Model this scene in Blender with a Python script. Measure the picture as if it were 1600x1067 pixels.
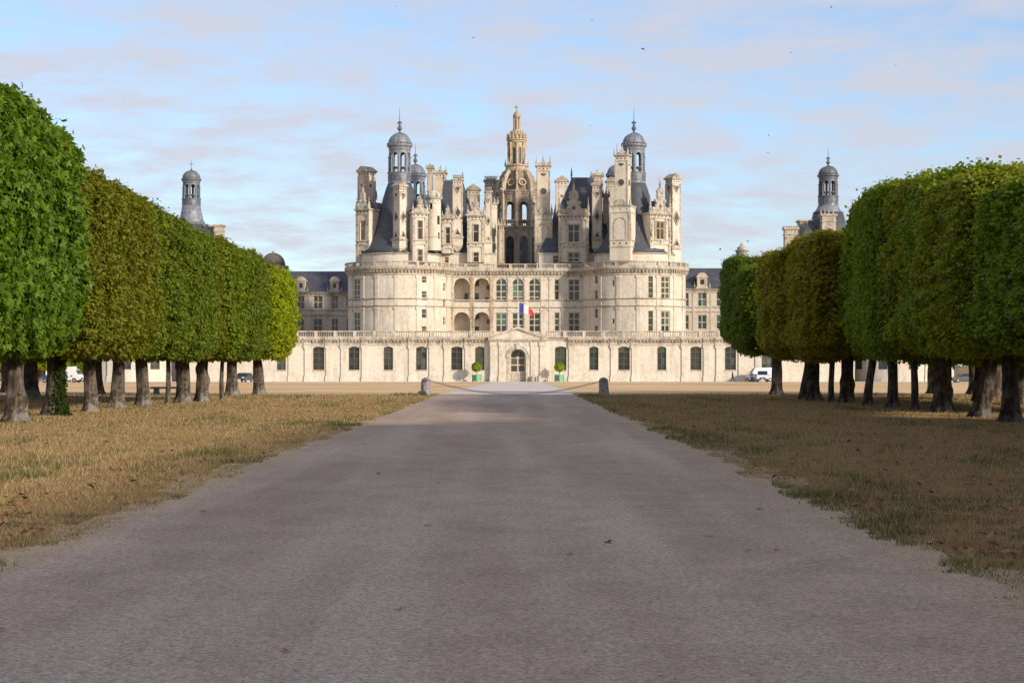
import bpy, math, random
import numpy as np
from mathutils import Vector, Matrix
R = math.radians
PI = math.pi
random.seed(7)
rng = np.random.default_rng(7)
scn = bpy.context.scene
for o in list(bpy.data.objects):
    bpy.data.objects.remove(o)
COL = scn.collection

# ------------------------------------------------------------------ camera, sky, sun, exposure
F = 2700.0            # focal length in pixels of the 1600 px wide photograph
HOR = 570.0           # horizon row
EYE = 1.65
cam_d = bpy.data.cameras.new('camera')
cam_d.sensor_width = 36.0
cam_d.lens = F / 1600 * 36
cam_d.shift_y = (HOR - 533.5) / 1600
cam_d.clip_start = 0.1
cam_d.clip_end = 8000
cam = bpy.data.objects.new('camera', cam_d)
cam.location = (0, 0, EYE)
cam.rotation_euler = (R(90), 0, 0)
COL.objects.link(cam)
scn.camera = cam

SUN_AZ, SUN_EL = 47.0, 19.5      # degrees to the right of straight behind the camera, above the horizon
SUNV = Vector((math.sin(R(SUN_AZ)) * math.cos(R(SUN_EL)), -math.cos(R(SUN_AZ)) * math.cos(R(SUN_EL)), math.sin(R(SUN_EL))))
sd = bpy.data.lights.new('sun', 'SUN')
sd.energy = 3.3
sd.angle = R(3.5)
sd.color = (1.0, 0.89, 0.74)
sun = bpy.data.objects.new('sun', sd)
sun.rotation_euler = (-SUNV).to_track_quat('-Z', 'Y').to_euler()
COL.objects.link(sun)

SKY_STRENGTH = 0.14
w = bpy.data.worlds.new('World')
scn.world = w
w.use_nodes = True
nt = w.node_tree
nt.nodes.clear()
def wn(t, **k):
    n = nt.nodes.new(t)
    for a, b in k.items():
        setattr(n, a, b)
    return n
sky = wn('ShaderNodeTexSky', sky_type='NISHITA', sun_disc=False)
sky.sun_elevation = R(SUN_EL)
sky.sun_rotation = R(180 - SUN_AZ)
sky.altitude = 100
sky.air_density = 1.0
sky.dust_density = 0.6
sky.ozone_density = 2.0
tc = wn('ShaderNodeTexCoord')
sep = wn('ShaderNodeSeparateXYZ')
nt.links.new(tc.outputs['Generated'], sep.inputs[0])
def wmath(op, a, b=None, clamp=False):
    n = wn('ShaderNodeMath', operation=op, use_clamp=clamp)
    for i, x in enumerate((a, b)):
        if x is None: continue
        if isinstance(x, (int, float)): n.inputs[i].default_value = x
        else: nt.links.new(x, n.inputs[i])
    return n.outputs[0]
zc = wmath('ADD', wmath('MAXIMUM', sep.outputs[2], 0.0), 0.15)
cx_ = wmath('DIVIDE', sep.outputs[0], zc)
cy_ = wmath('DIVIDE', sep.outputs[1], zc)
cmb = wn('ShaderNodeCombineXYZ')
nt.links.new(cx_, cmb.inputs[0]); nt.links.new(cy_, cmb.inputs[1])
n1 = wn('ShaderNodeTexNoise'); n1.inputs['Scale'].default_value = 5.2; n1.inputs['Detail'].default_value = 7; n1.inputs['Roughness'].default_value = 0.6
mp = wn('ShaderNodeMapping'); mp.inputs['Location'].default_value = (3.3, 1.7, 0.4); mp.inputs['Scale'].default_value = (0.9, 1.0, 1.0)
nt.links.new(cmb.outputs[0], mp.inputs[0]); nt.links.new(mp.outputs[0], n1.inputs['Vector'])
ramp = wn('ShaderNodeValToRGB')
ramp.color_ramp.elements[0].position = 0.33; ramp.color_ramp.elements[0].color = (0, 0, 0, 1)
ramp.color_ramp.elements[1].position = 0.61; ramp.color_ramp.elements[1].color = (1, 1, 1, 1)
nt.links.new(n1.outputs[0], ramp.inputs[0])
cfac = wmath('ADD', wmath('MULTIPLY', ramp.outputs[0], 0.68), 0.20)
mx = wn('ShaderNodeMix', data_type='RGBA')
nt.links.new(cfac, mx.inputs[0])
tint = wn('ShaderNodeMix', data_type='RGBA', blend_type='MULTIPLY'); tint.inputs[0].default_value = 1.0
tint.inputs[7].default_value = (0.78, 0.88, 1.02, 1)
nt.links.new(sky.outputs[0], tint.inputs[6])
nt.links.new(tint.outputs[2], mx.inputs[6])
mx.inputs[7].default_value = (3.3, 3.32, 3.72, 1)
bg = wn('ShaderNodeBackground'); bg.inputs[1].default_value = SKY_STRENGTH
wo = wn('ShaderNodeOutputWorld')
nt.links.new(mx.outputs[2], bg.inputs[0]); nt.links.new(bg.outputs[0], wo.inputs[0])

vs = scn.view_settings
vs.view_transform = 'Standard'
try: vs.look = 'None'
except Exception: pass
vs.exposure = 0.5
vs.gamma = 1.0
vs.use_curve_mapping = False
scn.render.engine = 'CYCLES'

# ------------------------------------------------------------------ helpers
def X(px, D): return (px - 800) * D / F
def Z(py, D): return EYE + (HOR - py) * D / F
ZG = -1.25                       # ground level at the castle
def gz(y):
    if y <= 100: return 0.0
    if y >= 285: return ZG
    return ZG * (y - 100) / 185.0

class MB:
    def __init__(s): s.v = []; s.f = []; s.m = []
    def add(s, vs_, fs, mi=0):
        b = len(s.v); s.v += [tuple(p) for p in vs_]
        s.f += [tuple(b + i for i in f) for f in fs]; s.m += [mi] * len(fs)
        return s
    def join(s, o, M, mi=None):
        b = len(s.v); s.v += [tuple(M @ Vector(p)) for p in o.v]
        s.f += [tuple(b + i for i in f) for f in o.f]; s.m += (o.m if mi is None else [mi] * len(o.f))
        return s
    def bx(s, x0, x1, y0, y1, z0, z1, mi=0):
        return s.add([(x0,y0,z0),(x1,y0,z0),(x1,y1,z0),(x0,y1,z0),(x0,y0,z1),(x1,y0,z1),(x1,y1,z1),(x0,y1,z1)],
                     [(3,2,1,0),(4,5,6,7),(0,1,5,4),(1,2,6,5),(2,3,7,6),(3,0,4,7)], mi)
    def prism(s, pts, y0, y1, mi=0):       # polygon in x,z extruded along y
        n = len(pts)
        return s.add([(x, y0, z) for x, z in pts] + [(x, y1, z) for x, z in pts],
                     [tuple(range(n)), tuple(range(2*n-1, n-1, -1))] + [(i, n+i, n+(i+1) % n, (i+1) % n) for i in range(n)], mi)
    def lathe(s, prof, n=12, c=(0,0,0), rot=0, mi=0, sq=1.0):   # prof: list of (r, z)
        vs_ = []; fs = []
        for r, z in prof:
            for k in range(n):
                a = rot + 2*PI*k/n
                vs_.append((c[0]+max(r, .001)*math.cos(a), c[1]+max(r, .001)*math.sin(a)*sq, c[2]+z))
        for i in range(len(prof)-1):
            for k in range(n):
                k2 = (k+1) % n
                fs.append((i*n+k, i*n+k2, (i+1)*n+k2, (i+1)*n+k))
        fs.append(tuple(range(n-1, -1, -1))); fs.append(tuple((len(prof)-1)*n+k for k in range(n)))
        return s.add(vs_, fs, mi)
    def tube(s, pts, rad, n=8, mi=0):
        pts = [Vector(p) for p in pts]; vs_ = []; fs = []
        for i, p in enumerate(pts):
            d = (pts[min(i+1, len(pts)-1)] - pts[max(i-1, 0)]).normalized()
            a = d.orthogonal().normalized() if abs(d.z) < .95 else Vector((1,0,0)); a = (a - d*a.dot(d)).normalized()
            b = d.cross(a); r = rad[i] if isinstance(rad, (list, tuple)) else rad
            for k in range(n):
                t = 2*PI*k/n; vs_.append(p + a*math.cos(t)*r + b*math.sin(t)*r)
        for i in range(len(pts)-1):
            for k in range(n):
                k2 = (k+1) % n; fs.append((i*n+k, i*n+k2, (i+1)*n+k2, (i+1)*n+k))
        fs.append(tuple(range(n-1, -1, -1))); fs.append(tuple((len(pts)-1)*n+k for k in range(n)))
        return s.add(vs_, fs, mi)
    # boxes, walls and mouldings laid along a mapping P(u, d, z); d > 0 goes into the wall
    def mbox(s, P, u0, u1, d0, d1, z0, z1, n=1, mi=0):
        for k in range(n):
            a = u0 + (u1-u0)*k/n; b = u0 + (u1-u0)*(k+1)/n
            vs_ = [P(a,d0,z0),P(b,d0,z0),P(b,d1,z0),P(a,d1,z0),P(a,d0,z1),P(b,d0,z1),P(b,d1,z1),P(a,d1,z1)]
            fs = [(3,2,1,0),(4,5,6,7),(0,1,5,4)]
            if k == 0: fs.append((3,0,4,7))
            if k == n-1: fs.append((1,2,6,5))
            s.add(vs_, fs, mi)
        return s
    def wall(s, P, u0, u1, z0, z1, ops, depth, du=None):
        us = {u0, u1}
        for o in ops:
            us.add(o[0]); us.add(o[1])
        us = sorted(us)
        if du:
            t = []
            for a, b in zip(us, us[1:]):
                n = max(1, math.ceil((b-a)/du)); t += [a + (b-a)*k/n for k in range(n)]
            us = t + [us[-1]]
        for a, b in zip(us, us[1:]):
            m = (a+b)/2; zz = z0
            for o in sorted([o for o in ops if o[0] < m < o[1]], key=lambda o: o[2]):
                if o[2] > zz: s.add([P(a,0,zz),P(b,0,zz),P(b,0,o[2]),P(a,0,o[2])], [(0,1,2,3)])
                zz = o[3]
            if z1 > zz: s.add([P(a,0,zz),P(b,0,zz),P(b,0,z1),P(a,0,z1)], [(0,1,2,3)])
        for o in ops:
            a, b, c, d = o[:4]; rise = o[4] if len(o) > 4 else 0; dp = o[5] if len(o) > 5 else depth
            sp = d - rise
            s.add([P(a,0,c),P(a,dp,c),P(a,dp,sp),P(a,0,sp)], [(0,1,2,3)])
            s.add([P(b,0,c),P(b,dp,c),P(b,dp,sp),P(b,0,sp)], [(3,2,1,0)])
            n = max(1, math.ceil((b-a)/du)) if du else 1
            for k in range(n):
                ua = a+(b-a)*k/n; ub = a+(b-a)*(k+1)/n
                s.add([P(ua,0,c),P(ub,0,c),P(ub,dp,c),P(ua,dp,c)], [(0,1,2,3)])
                if not rise: s.add([P(ua,0,d),P(ub,0,d),P(ub,dp,d),P(ua,dp,d)], [(3,2,1,0)])
            if rise:
                n = 14
                for k in range(n):
                    ua = a+(b-a)*k/n; ub = a+(b-a)*(k+1)/n
                    za = sp + arc(ua-(a+b)/2, b-a, rise); zb = sp + arc(ub-(a+b)/2, b-a, rise)
                    s.add([P(ua,0,za),P(ub,0,zb),P(ub,0,d),P(ua,0,d)], [(0,1,2,3)])
                    s.add([P(ua,0,za),P(ub,0,zb),P(ub,dp,zb),P(ua,dp,za)], [(3,2,1,0)])
        return s
    def sweep(s, P, u0, u1, prof, n=1):       # prof: closed polygon of (out, z), swept along u
        m = len(prof); vs_ = []; fs = []
        for k in range(n+1):
            u = u0 + (u1-u0)*k/n
            vs_ += [P(u, -o_, z) for o_, z in prof]
        for k in range(n):
            for i in range(m):
                j = (i+1) % m; fs.append((k*m+i, k*m+j, (k+1)*m+j, (k+1)*m+i))
        fs.append(tuple(range(m))); fs.append(tuple(n*m+i for i in range(m-1, -1, -1)))
        return s.add(vs_, fs)
    def mesh(s, name, smooth=False):
        me = bpy.data.meshes.new(name); me.from_pydata(s.v, [], s.f)
        if any(s.m): me.polygons.foreach_set('material_index', s.m)
        if smooth: me.polygons.foreach_set('use_smooth', [True]*len(me.polygons))
        me.update(); return me

def arc(dx, w_, rise):
    Rr = (w_*w_/4 + rise*rise)/(2*rise)
    return math.sqrt(max(0, Rr*Rr - dx*dx)) - (Rr - rise)

WL = {}      # world location of un-rotated parents
def ob(name, mesh, mat=None, parent=None, loc=(0,0,0), rz=0, smooth=False, color=None, world=None, scale=None, kind=None, mats=None):
    if isinstance(mesh, MB): mesh = mesh.mesh(name, smooth)
    o = bpy.data.objects.new(name, mesh)
    if mesh is not None:
        for m in (mats or ([mat] if mat else [])):
            if len(mesh.materials) < len(mats or [mat]): mesh.materials.append(m)
    COL.objects.link(o)
    if parent is not None: o.parent = parent
    if world is not None:
        loc = Vector(world) - (WL[parent.name] if parent is not None else Vector())
    o.location = loc
    o.rotation_euler = (0, 0, rz)
    if scale is not None: o.scale = scale
    if color is not None: o.color = (*color, 1) if len(color) == 3 else color
    if kind: o['kind'] = kind
    return o
def tag(o, label=None, cat=None, group=None, kind=None):
    if label: o['label'] = label
    if cat: o['category'] = cat
    if group: o['group'] = group
    if kind: o['kind'] = kind
    return o
def thing(name, label, cat, loc, rz=0, group=None):
    o = bpy.data.objects.new(name, None); COL.objects.link(o)
    o.location = loc; o.rotation_euler = (0, 0, rz); o.empty_display_size = .2
    WL[o.name] = Vector(loc)
    return tag(o, label, cat, group)
def fastmesh(name, V, faces_n, idx, attrs=None, smooth=False):
    """V (n,3) float array, faces_n: vertices per face (constant), idx flat index array"""
    me = bpy.data.meshes.new(name)
    nf = len(idx)//faces_n
    me.vertices.add(len(V)); me.vertices.foreach_set('co', np.asarray(V, dtype=np.float32).ravel())
    me.loops.add(len(idx)); me.loops.foreach_set('vertex_index', np.asarray(idx, dtype=np.int32))
    me.polygons.add(nf); me.polygons.foreach_set('loop_start', np.arange(0, nf*faces_n, faces_n, dtype=np.int32))
    if smooth: me.polygons.foreach_set('use_smooth', np.ones(nf, dtype=bool))
    for k, a in (attrs or {}).items():
        at = me.attributes.new(k, 'FLOAT', 'POINT'); at.data.foreach_set('value', np.asarray(a, dtype=np.float32))
    me.update(calc_edges=True); return me

# ------------------------------------------------------------------ materials
class NT:
    def __init__(s, name):
        s.m = bpy.data.materials.new(name); s.m.use_nodes = True; s.t = s.m.node_tree; s.t.nodes.clear()
        s.out = s.n('ShaderNodeOutputMaterial')
    def n(s, t, **k):
        x = s.t.nodes.new(t)
        for a, b in k.items(): setattr(x, a, b)
        return x
    def l(s, a, b): s.t.links.new(a, b)
    def set(s, inp, v):
        if isinstance(v, (int, float)): inp.default_value = v
        elif isinstance(v, tuple): inp.default_value = (*v, 1) if len(v) == 3 and inp.type == 'RGBA' else v
        else: s.l(v, inp)
    def math(s, op, a, b=0.0, clamp=False):
        x = s.n('ShaderNodeMath', operation=op, use_clamp=clamp); s.set(x.inputs[0], a); s.set(x.inputs[1], b); return x.outputs[0]
    def mix(s, f, a, b, mode='MIX'):
        x = s.n('ShaderNodeMix', data_type='RGBA', blend_type=mode); s.set(x.inputs[0], f); s.set(x.inputs[6], a); s.set(x.inputs[7], b); return x.outputs[2]
    def pos(s): return s.n('ShaderNodeNewGeometry').outputs['Position']
    def obj(s): return s.n('ShaderNodeTexCoord').outputs['Object']
    def noise(s, vec, sc, det=4, rough=.5, mapsc=None):
        if mapsc:
            mp_ = s.n('ShaderNodeMapping'); mp_.inputs['Scale'].default_value = mapsc; s.l(vec, mp_.inputs[0]); vec = mp_.outputs[0]
        x = s.n('ShaderNodeTexNoise'); s.l(vec, x.inputs['Vector']); x.inputs['Scale'].default_value = sc; x.inputs['Detail'].default_value = det; x.inputs['Roughness'].default_value = rough
        return x.outputs[0]
    def ramp(s, f, *st):
        x = s.n('ShaderNodeValToRGB'); cr = x.color_ramp
        while len(cr.elements) < len(st): cr.elements.new(.5)
        for e, (p, c) in zip(cr.elements, st): e.position = p; e.color = (*c, 1) if isinstance(c, tuple) else (c, c, c, 1)
        s.l(f, x.inputs[0]); return x.outputs[0]
    def ocol(s): return s.n('ShaderNodeObjectInfo').outputs['Color']
    def bump(s, h, strength=.3, dist=.05):
        x = s.n('ShaderNodeBump'); x.inputs['Strength'].default_value = strength; x.inputs['Distance'].default_value = dist; s.l(h, x.inputs['Height']); return x.outputs[0]
    def bsdf(s, col, rough=.8, normal=None, metal=0, spec=None):
        b = s.n('ShaderNodeBsdfPrincipled'); s.set(b.inputs['Base Color'], col); s.set(b.inputs['Roughness'], rough); b.inputs['Metallic'].default_value = metal
        if spec is not None: b.inputs['Specular IOR Level'].default_value = spec
        if normal is not None: s.l(normal, b.inputs['Normal'])
        return b
    def done(s, b): s.l(b.outputs[0], s.out.inputs[0]); return s.m

def mat_stone(name, base, warm, stain, amt, top_lo=0, blocks=True):
    t = NT(name); p = t.pos()
    sp = t.n('ShaderNodeSeparateXYZ'); t.l(p, sp.inputs[0])
    u = t.math('ADD', sp.outputs[0], sp.outputs[1])
    cb = t.n('ShaderNodeCombineXYZ'); t.l(u, cb.inputs[0]); t.l(sp.outputs[2], cb.inputs[1])
    br = t.n('ShaderNodeTexBrick'); t.l(cb.outputs[0], br.inputs['Vector'])
    br.inputs['Color1'].default_value = (1, 1, 1, 1); br.inputs['Color2'].default_value = (.93, .92, .90, 1); br.inputs['Mortar'].default_value = (.86, .84, .81, 1)
    br.inputs['Scale'].default_value = 1.0; br.inputs['Mortar Size'].default_value = .018; br.inputs['Brick Width'].default_value = .85; br.inputs['Row Height'].default_value = .36
    br.inputs['Bias'].default_value = -.2
    n1_ = t.noise(p, .35, 6, .6); n2_ = t.noise(p, 1.7, 5, .65); n3_ = t.noise(p, .9, 5, .6, (1, 1, .16))
    c = t.mix(t.ramp(n1_, (.38, 0.), (.66, 1.)), base, warm)
    c = t.mix(1.0 if blocks else .35, c, br.outputs[0], 'MULTIPLY')
    st = t.math('MULTIPLY', t.ramp(t.math('ADD', t.math('MULTIPLY', n2_, .5), t.math('MULTIPLY', n3_, .5)), (.47, 0.), (.66, 1.)), amt)
    c = t.mix(st, c, stain)
    c = t.mix(1.0, c, t.ocol(), 'MULTIPLY')
    return t.done(t.bsdf(c, .9, t.bump(t.noise(p, 9, 4), .25, .03), spec=.15))
STONE = mat_stone('tufa_stone', (.69, .63, .535), (.64, .55, .43), (.34, .285, .23), .65)
STONE2 = mat_stone('weathered_stone', (.56, .505, .425), (.46, .385, .29), (.13, .115, .10), .9, blocks=False)
TRIM = mat_stone('moulding_stone', (.57, .51, .425), (.48, .40, .30), (.15, .13, .11), .9, blocks=False)

SHADE_STONE = mat_stone('shade_toned_stone', (.50, .435, .35), (.38, .30, .22), (.12, .10, .085), .9, blocks=False)  # trim stone with its colour darkened to stand for shade among the balusters
def mat_slate():
    t = NT('roof_slate'); p = t.pos()
    sp = t.n('ShaderNodeSeparateXYZ'); t.l(p, sp.inputs[0])
    cb = t.n('ShaderNodeCombineXYZ'); t.l(t.math('ADD', sp.outputs[0], sp.outputs[1]), cb.inputs[0]); t.l(sp.outputs[2], cb.inputs[1])
    br = t.n('ShaderNodeTexBrick'); t.l(cb.outputs[0], br.inputs['Vector'])
    br.inputs['Color1'].default_value = (.055, .062, .082, 1); br.inputs['Color2'].default_value = (.085, .09, .108, 1); br.inputs['Mortar'].default_value = (.03, .03, .035, 1)
    br.inputs['Scale'].default_value = 1; br.inputs['Mortar Size'].default_value = .012; br.inputs['Brick Width'].default_value = .24; br.inputs['Row Height'].default_value = .15
    n1_ = t.noise(p, .8, 6, .6)
    c = t.mix(t.math('MULTIPLY', t.ramp(n1_, (.45, 0.), (.75, 1.)), .45), br.outputs[0], (.14, .13, .125))
    return t.done(t.bsdf(c, .55, t.bump(br.outputs[1], .4, .02), spec=.35))
SLATE = mat_slate()
def mat_simple(name, col, rough=.7, var=.25, sc=6., metal=0, bump=0, spec=None):
    t = NT(name); p = t.obj(); n_ = t.noise(p, sc, 5, .6)
    c = t.mix(t.ramp(n_, (.3, 0.), (.7, 1.)), tuple(x*(1-var) for x in col), tuple(min(1, x*(1+var)) for x in col))
    return t.done(t.bsdf(c, rough, t.bump(n_, bump, .03) if bump else None, metal, spec))
LEAD = mat_simple('lead_sheet', (.19, .205, .235), .5, .4, 1.2, .1, .1)
DLEAD = mat_simple('dark_lead', (.12, .125, .14), .45, .35, 1.2, .1, .1)
MLEAD = mat_simple('worn_lead', (.15, .165, .18), .5, .4, 1.2, .1, .1)
INLAY = mat_simple('slate_inlay', (.06, .058, .06), .6, .3, 4.)
FRAME = mat_simple('window_joinery', (.10, .075, .055), .6, .2, 5.)
CREAM = mat_simple('mullion_stone', (.52, .44, .33), .85, .15, 3.)
IRON = mat_simple('wrought_iron', (.03, .03, .035), .5, .2, 8.)
def mat_glass():
    t = NT('window_glass')
    g = t.n('ShaderNodeObjectInfo')
    n_ = t.noise(t.obj(), 1.5, 3, .6)
    c = t.mix(1.0, t.ramp(n_, (.3, .55), (.7, 1.)), g.outputs['Color'], 'MULTIPLY')
    return t.done(t.bsdf(c, .14, t.bump(t.noise(t.obj(), 2.2, 2), .04, .05), spec=.5))
GLASS = mat_glass()

# ------------------------------------------------------------------ windows, balustrades, mouldings
MC = {}
def win_meshes(w_, h, cols, rows, rise, bar, dep):
    key = (round(w_,2), round(h,2), cols, tuple(round(r,3) for r in rows), round(rise,2), bar)
    if key in MC: return MC[key]
    sp = h - rise
    top = lambda x: h if not rise else sp + arc(min(max(x, -w_/2), w_/2), w_, rise)
    fr = MB(); e = .02
    xs = [-w_/2 + w_*k/cols for k in range(cols+1)]
    for i, x in enumerate(xs):
        b = bar*1.1
        if i == 0: fr.bx(x-e, x+b, 0, dep, -e, top(x+b/2)+e)
        elif i == cols: fr.bx(x-b, x+e, 0, dep, -e, top(x-b/2)+e)
        else: fr.bx(x-b/2, x+b/2, 0, dep, -e, top(x)+e)
    zs = [0] + [h*r for r in rows]
    for i, z in enumerate(zs):
        z0_, z1_ = (z-e, z+bar) if i == 0 else ((z-bar/2, z+bar/2))
        if z >= h-.01:
            if rise: continue
            z0_, z1_ = z-bar, z+e
        hw = w_/2
        if rise and z > sp:
            while hw > .05 and top(hw) < z: hw -= .02
        fr.bx(-hw, hw, .005, dep-.005, z0_, z1_)
    if rise:
        n = 12
        for k in range(n):
            xa = -w_/2 + w_*k/n; xb = xa + w_/n
            fr.add([(xa,.005,top(xa)-bar*1.3),(xb,.005,top(xb)-bar*1.3),(xb,.005,top(xb)+e),(xa,.005,top(xa)+e),
                    (xa,dep-.005,top(xa)-bar*1.3),(xb,dep-.005,top(xb)-bar*1.3),(xb,dep-.005,top(xb)+e),(xa,dep-.005,top(xa)+e)],
                   [(0,1,2,3),(0,4,5,1)])
    panes = []
    zz = zs if zs[-1] >= h-.01 else zs + [h]
    for i in range(cols):
        for j in range(len(zz)-1):
            x0_, x1_ = xs[i], xs[i+1]; z0_, z1_ = zz[j], zz[j+1]
            n = 6 if rise and z1_ > sp else 1
            pts = [(x0_, z0_), (x1_, z0_)]
            up = [(x0_+(x1_-x0_)*k/n, min(z1_, top(x0_+(x1_-x0_)*k/n))) for k in range(n, -1, -1)]
            if max(z for _, z in up) - z0_ < .05: continue
            up = [(x, max(z, z0_+.004)) for x, z in up]
            pb = MB().prism(pts + up, dep*.45, dep*.6)
            panes.append(pb.mesh('pane'))
            panes[-1].materials.append(GLASS)
    MC[key] = (fr.mesh('window'), panes)
    return MC[key]
def window(parent, loc, rz, w_, h, cols, rows, rise=0, bar=.09, mat=None, cols_glass=((.03,.035,.03),), flat=False, dep=.16, name='window', world=False):
    fm, panes = win_meshes(w_, h, cols, rows, rise, bar, dep)
    if world: loc = Vector(loc) - WL[parent.name]
    o = ob(name, fm, mat or FRAME, parent, loc, rz)
    c0 = random.choice(cols_glass); blind = random.random() < .22
    for k, pm in enumerate(panes):
        c = c0 if random.random() < .75 else random.choice(cols_glass); q = random.uniform(.75, 1.3)*(2.6 if blind and k % 3 else 1)
        c = tuple(x*q for x in c)
        if flat: ob('pane', pm, None, parent, loc, rz, color=c)
        else: ob('pane', pm, None, o, color=c)
    return o
def bal_unit(h=1.0, r=.085):
    return MB().lathe([(r*1.15, 0), (r*1.15, h*.1), (r*.55, h*.16), (r*1.1, h*.36), (r*.5, h*.62), (r*.5, h*.82), (r*1.1, h*.88), (r*1.1, h)], 5)
def balustrade(parent, P, u0, u1, z0, h, mat, ped=None, every=3.2, step=.40, n=1, ang=None):
    b = MB()
    b.sweep(P, u0, u1, [(.20, z0), (.20, z0+.2), (-.22, z0+.2), (-.22, z0)], n)
    b.sweep(P, u0, u1, [(.16, z0+h-.22), (.24, z0+h-.16), (.24, z0+h), (-.24, z0+h), (-.24, z0+h-.16), (-.16, z0+h-.22)], n)
    if ped is None:
        k = max(1, round((u1-u0)/every)); ped = [u0 + (u1-u0)*i/k for i in range(k+1)]
    for u in ped:
        a, c = max(u0, u-.28), min(u1, u+.28)
        b.mbox(P, a, c, -.265, .25, z0-.003, z0+h+.02)
    o = ob('balustrade', b, mat, parent, loc=-WL[parent.name])
    s = MB(); unit = bal_unit(h-.42, .095)
    k = int((u1-u0)/step)
    for i in range(k+1):
        u = u0 + (u1-u0)*(i+.5)/(k+1)
        if min(abs(u-q) for q in ped) < .33: continue
        s.join(unit, Matrix.Translation(P(u, 0, z0+.2)))
    ob('balusters', s, SHADE_STONE, o, kind='stuff')
    
    return o
def modillions(parent, P, u0, u1, z0, z1, out, step, mat, wid=.24):
    s = MB(); k = int((u1-u0)/step)
    for i in range(k+1):
        u = u0 + (u1-u0)*(i+.5)/(k+1)
        s.sweep(P, u-wid/2, u+wid/2, [(-.02, z0), (out*.45, z0+.06), (out*.9, (z0+z1)/2), (out, z1), (-.02, z1)])
    return ob('modillions', s, mat, parent, loc=-WL[parent.name], kind='stuff')
def wpart(name, mb, mat, parent, smooth=False, color=None, kind=None):   # world-coordinate mesh as part of an un-rotated thing
    return ob(name, mb, mat, parent, loc=-WL[parent.name], smooth=smooth, color=color, kind=kind)

# ------------------------------------------------------------------ ground, road, paths (the setting)
def mat_ground():
    t = NT('dry_lawn'); p = t.pos()
    n1_ = t.noise(p, .22, 6, .6); n2_ = t.noise(p, 2.2, 6, .65); n3_ = t.noise(p, 30, 3, .6); n4_ = t.noise(p, .5, 5, .6, (1, 2.6, 1))
    c = t.ramp(n2_, (.25, (.22, .13, .06)), (.5, (.34, .21, .10)), (.75, (.45, .30, .155)))
    c = t.mix(t.math('MULTIPLY', t.ramp(n4_, (.52, 0.), (.66, 1.)), .7), c, (.095, .105, .036))
    c = t.mix(t.math('MULTIPLY', t.ramp(n1_, (.5, 0.), (.7, 1.)), .35), c, (.20, .12, .055))
    c = t.mix(.6, c, t.ramp(n3_, (.3, (.5, .5, .5)), (.7, (1.25, 1.25, 1.25))), 'MULTIPLY')
    return t.done(t.bsdf(c, .95, t.bump(t.math('ADD', n3_, t.math('MULTIPLY', n2_, 1.5)), .7, .06), spec=.1))
def mat_esplanade():
    t = NT('sandy_lawn'); p = t.pos()
    n1_ = t.noise(p, .055, 7, .65, (1, .6, 1)); n2_ = t.noise(p, .8, 6, .65); n3_ = t.noise(p, 12, 3, .6)
    c = t.ramp(n1_, (.34, (.52, .34, .16)), (.5, (.66, .45, .225)), (.66, (.76, .56, .32)))
    c = t.mix(t.math('MULTIPLY', t.ramp(n2_, (.5, 0.), (.7, 1.)), .35), c, (.38, .28, .13))
    c = t.mix(.4, c, t.ramp(n3_, (.3, (.75, .6, .6)), (.7, (1.2, 1.2, 1.2))), 'MULTIPLY')
    return t.done(t.bsdf(c, .95, t.bump(n2_, .4, .08), spec=.1))
def mat_road():
    t = NT('fine_gravel'); p = t.pos()
    sp = t.n('ShaderNodeSeparateXYZ'); t.l(p, sp.inputs[0])
    big = t.noise(p, .18, 6, .55, (1, .45, 1)); mid = t.noise(p, 1.3, 6, .6, (1, .7, 1)); fine = t.noise(p, 42, 3, .7); vf = t.noise(p, 130, 2, .7)
    tr = t.noise(p, .9, 4, .5, (1, .05, 1))
    c = t.ramp(big, (.32, (.40, .285, .21)), (.68, (.58, .435, .335)))
    c = t.mix(t.math('MULTIPLY', t.ramp(mid, (.42, 0.), (.68, 1.)), .55), c, (.33, .235, .178))
    c = t.mix(t.math('MULTIPLY', t.ramp(tr, (.45, 0.), (.66, 1.)), .6), c, (.62, .475, .375))
    edge = t.math('ABSOLUTE', t.math('ADD', sp.outputs[0], .33))
    ef = t.ramp(t.math('ADD', t.math('MULTIPLY', edge, .2), t.math('MULTIPLY', t.math('SUBTRACT', mid, .5), .25)), (.66, 0.), (.80, 1.))
    c = t.mix(t.math('MULTIPLY', ef, .9), c, (.47, .35, .215))
    c = t.mix(.95, c, t.ramp(fine, (.28, (.36, .34, .33)), (.5, (1, 1, 1)), (.74, (1.35, 1.33, 1.3))), 'MULTIPLY')
    c = t.mix(.5, c, t.ramp(vf, (.3, (.5, .5, .5)), (.7, (1.3, 1.3, 1.3))), 'MULTIPLY')
    c = t.mix(.6, c, t.ramp(t.noise(p, 16, 4, .8), (.32, (.45, .43, .42)), (.55, (1, 1, 1)), (.75, (1.25, 1.24, 1.22))), 'MULTIPLY')
    vo = t.n('ShaderNodeTexVoronoi'); t.l(p, vo.inputs['Vector']); vo.inputs['Scale'].default_value = 26
    wv = t.n('ShaderNodeTexWhiteNoise'); t.l(vo.outputs['Position'], wv.inputs['Vector'])
    peb = t.math('MULTIPLY', t.math('LESS_THAN', vo.outputs['Distance'], .22), t.math('GREATER_THAN', wv.outputs[0], .86))
    c = t.mix(t.math('MULTIPLY', peb, .75), c, t.ramp(wv.outputs[0], (.88, (.09, .075, .07)), (1., (.48, .44, .40))))
    h = t.math('ADD', t.math('MULTIPLY', fine, .6), t.math('ADD', t.math('MULTIPLY', peb, .5), t.math('MULTIPLY', mid, 1.2)))
    return t.done(t.bsdf(c, .93, t.bump(h, .5, .02), spec=.15))
GROUND = mat_ground(); ESPL = mat_esplanade(); ROAD = mat_road()
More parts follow.
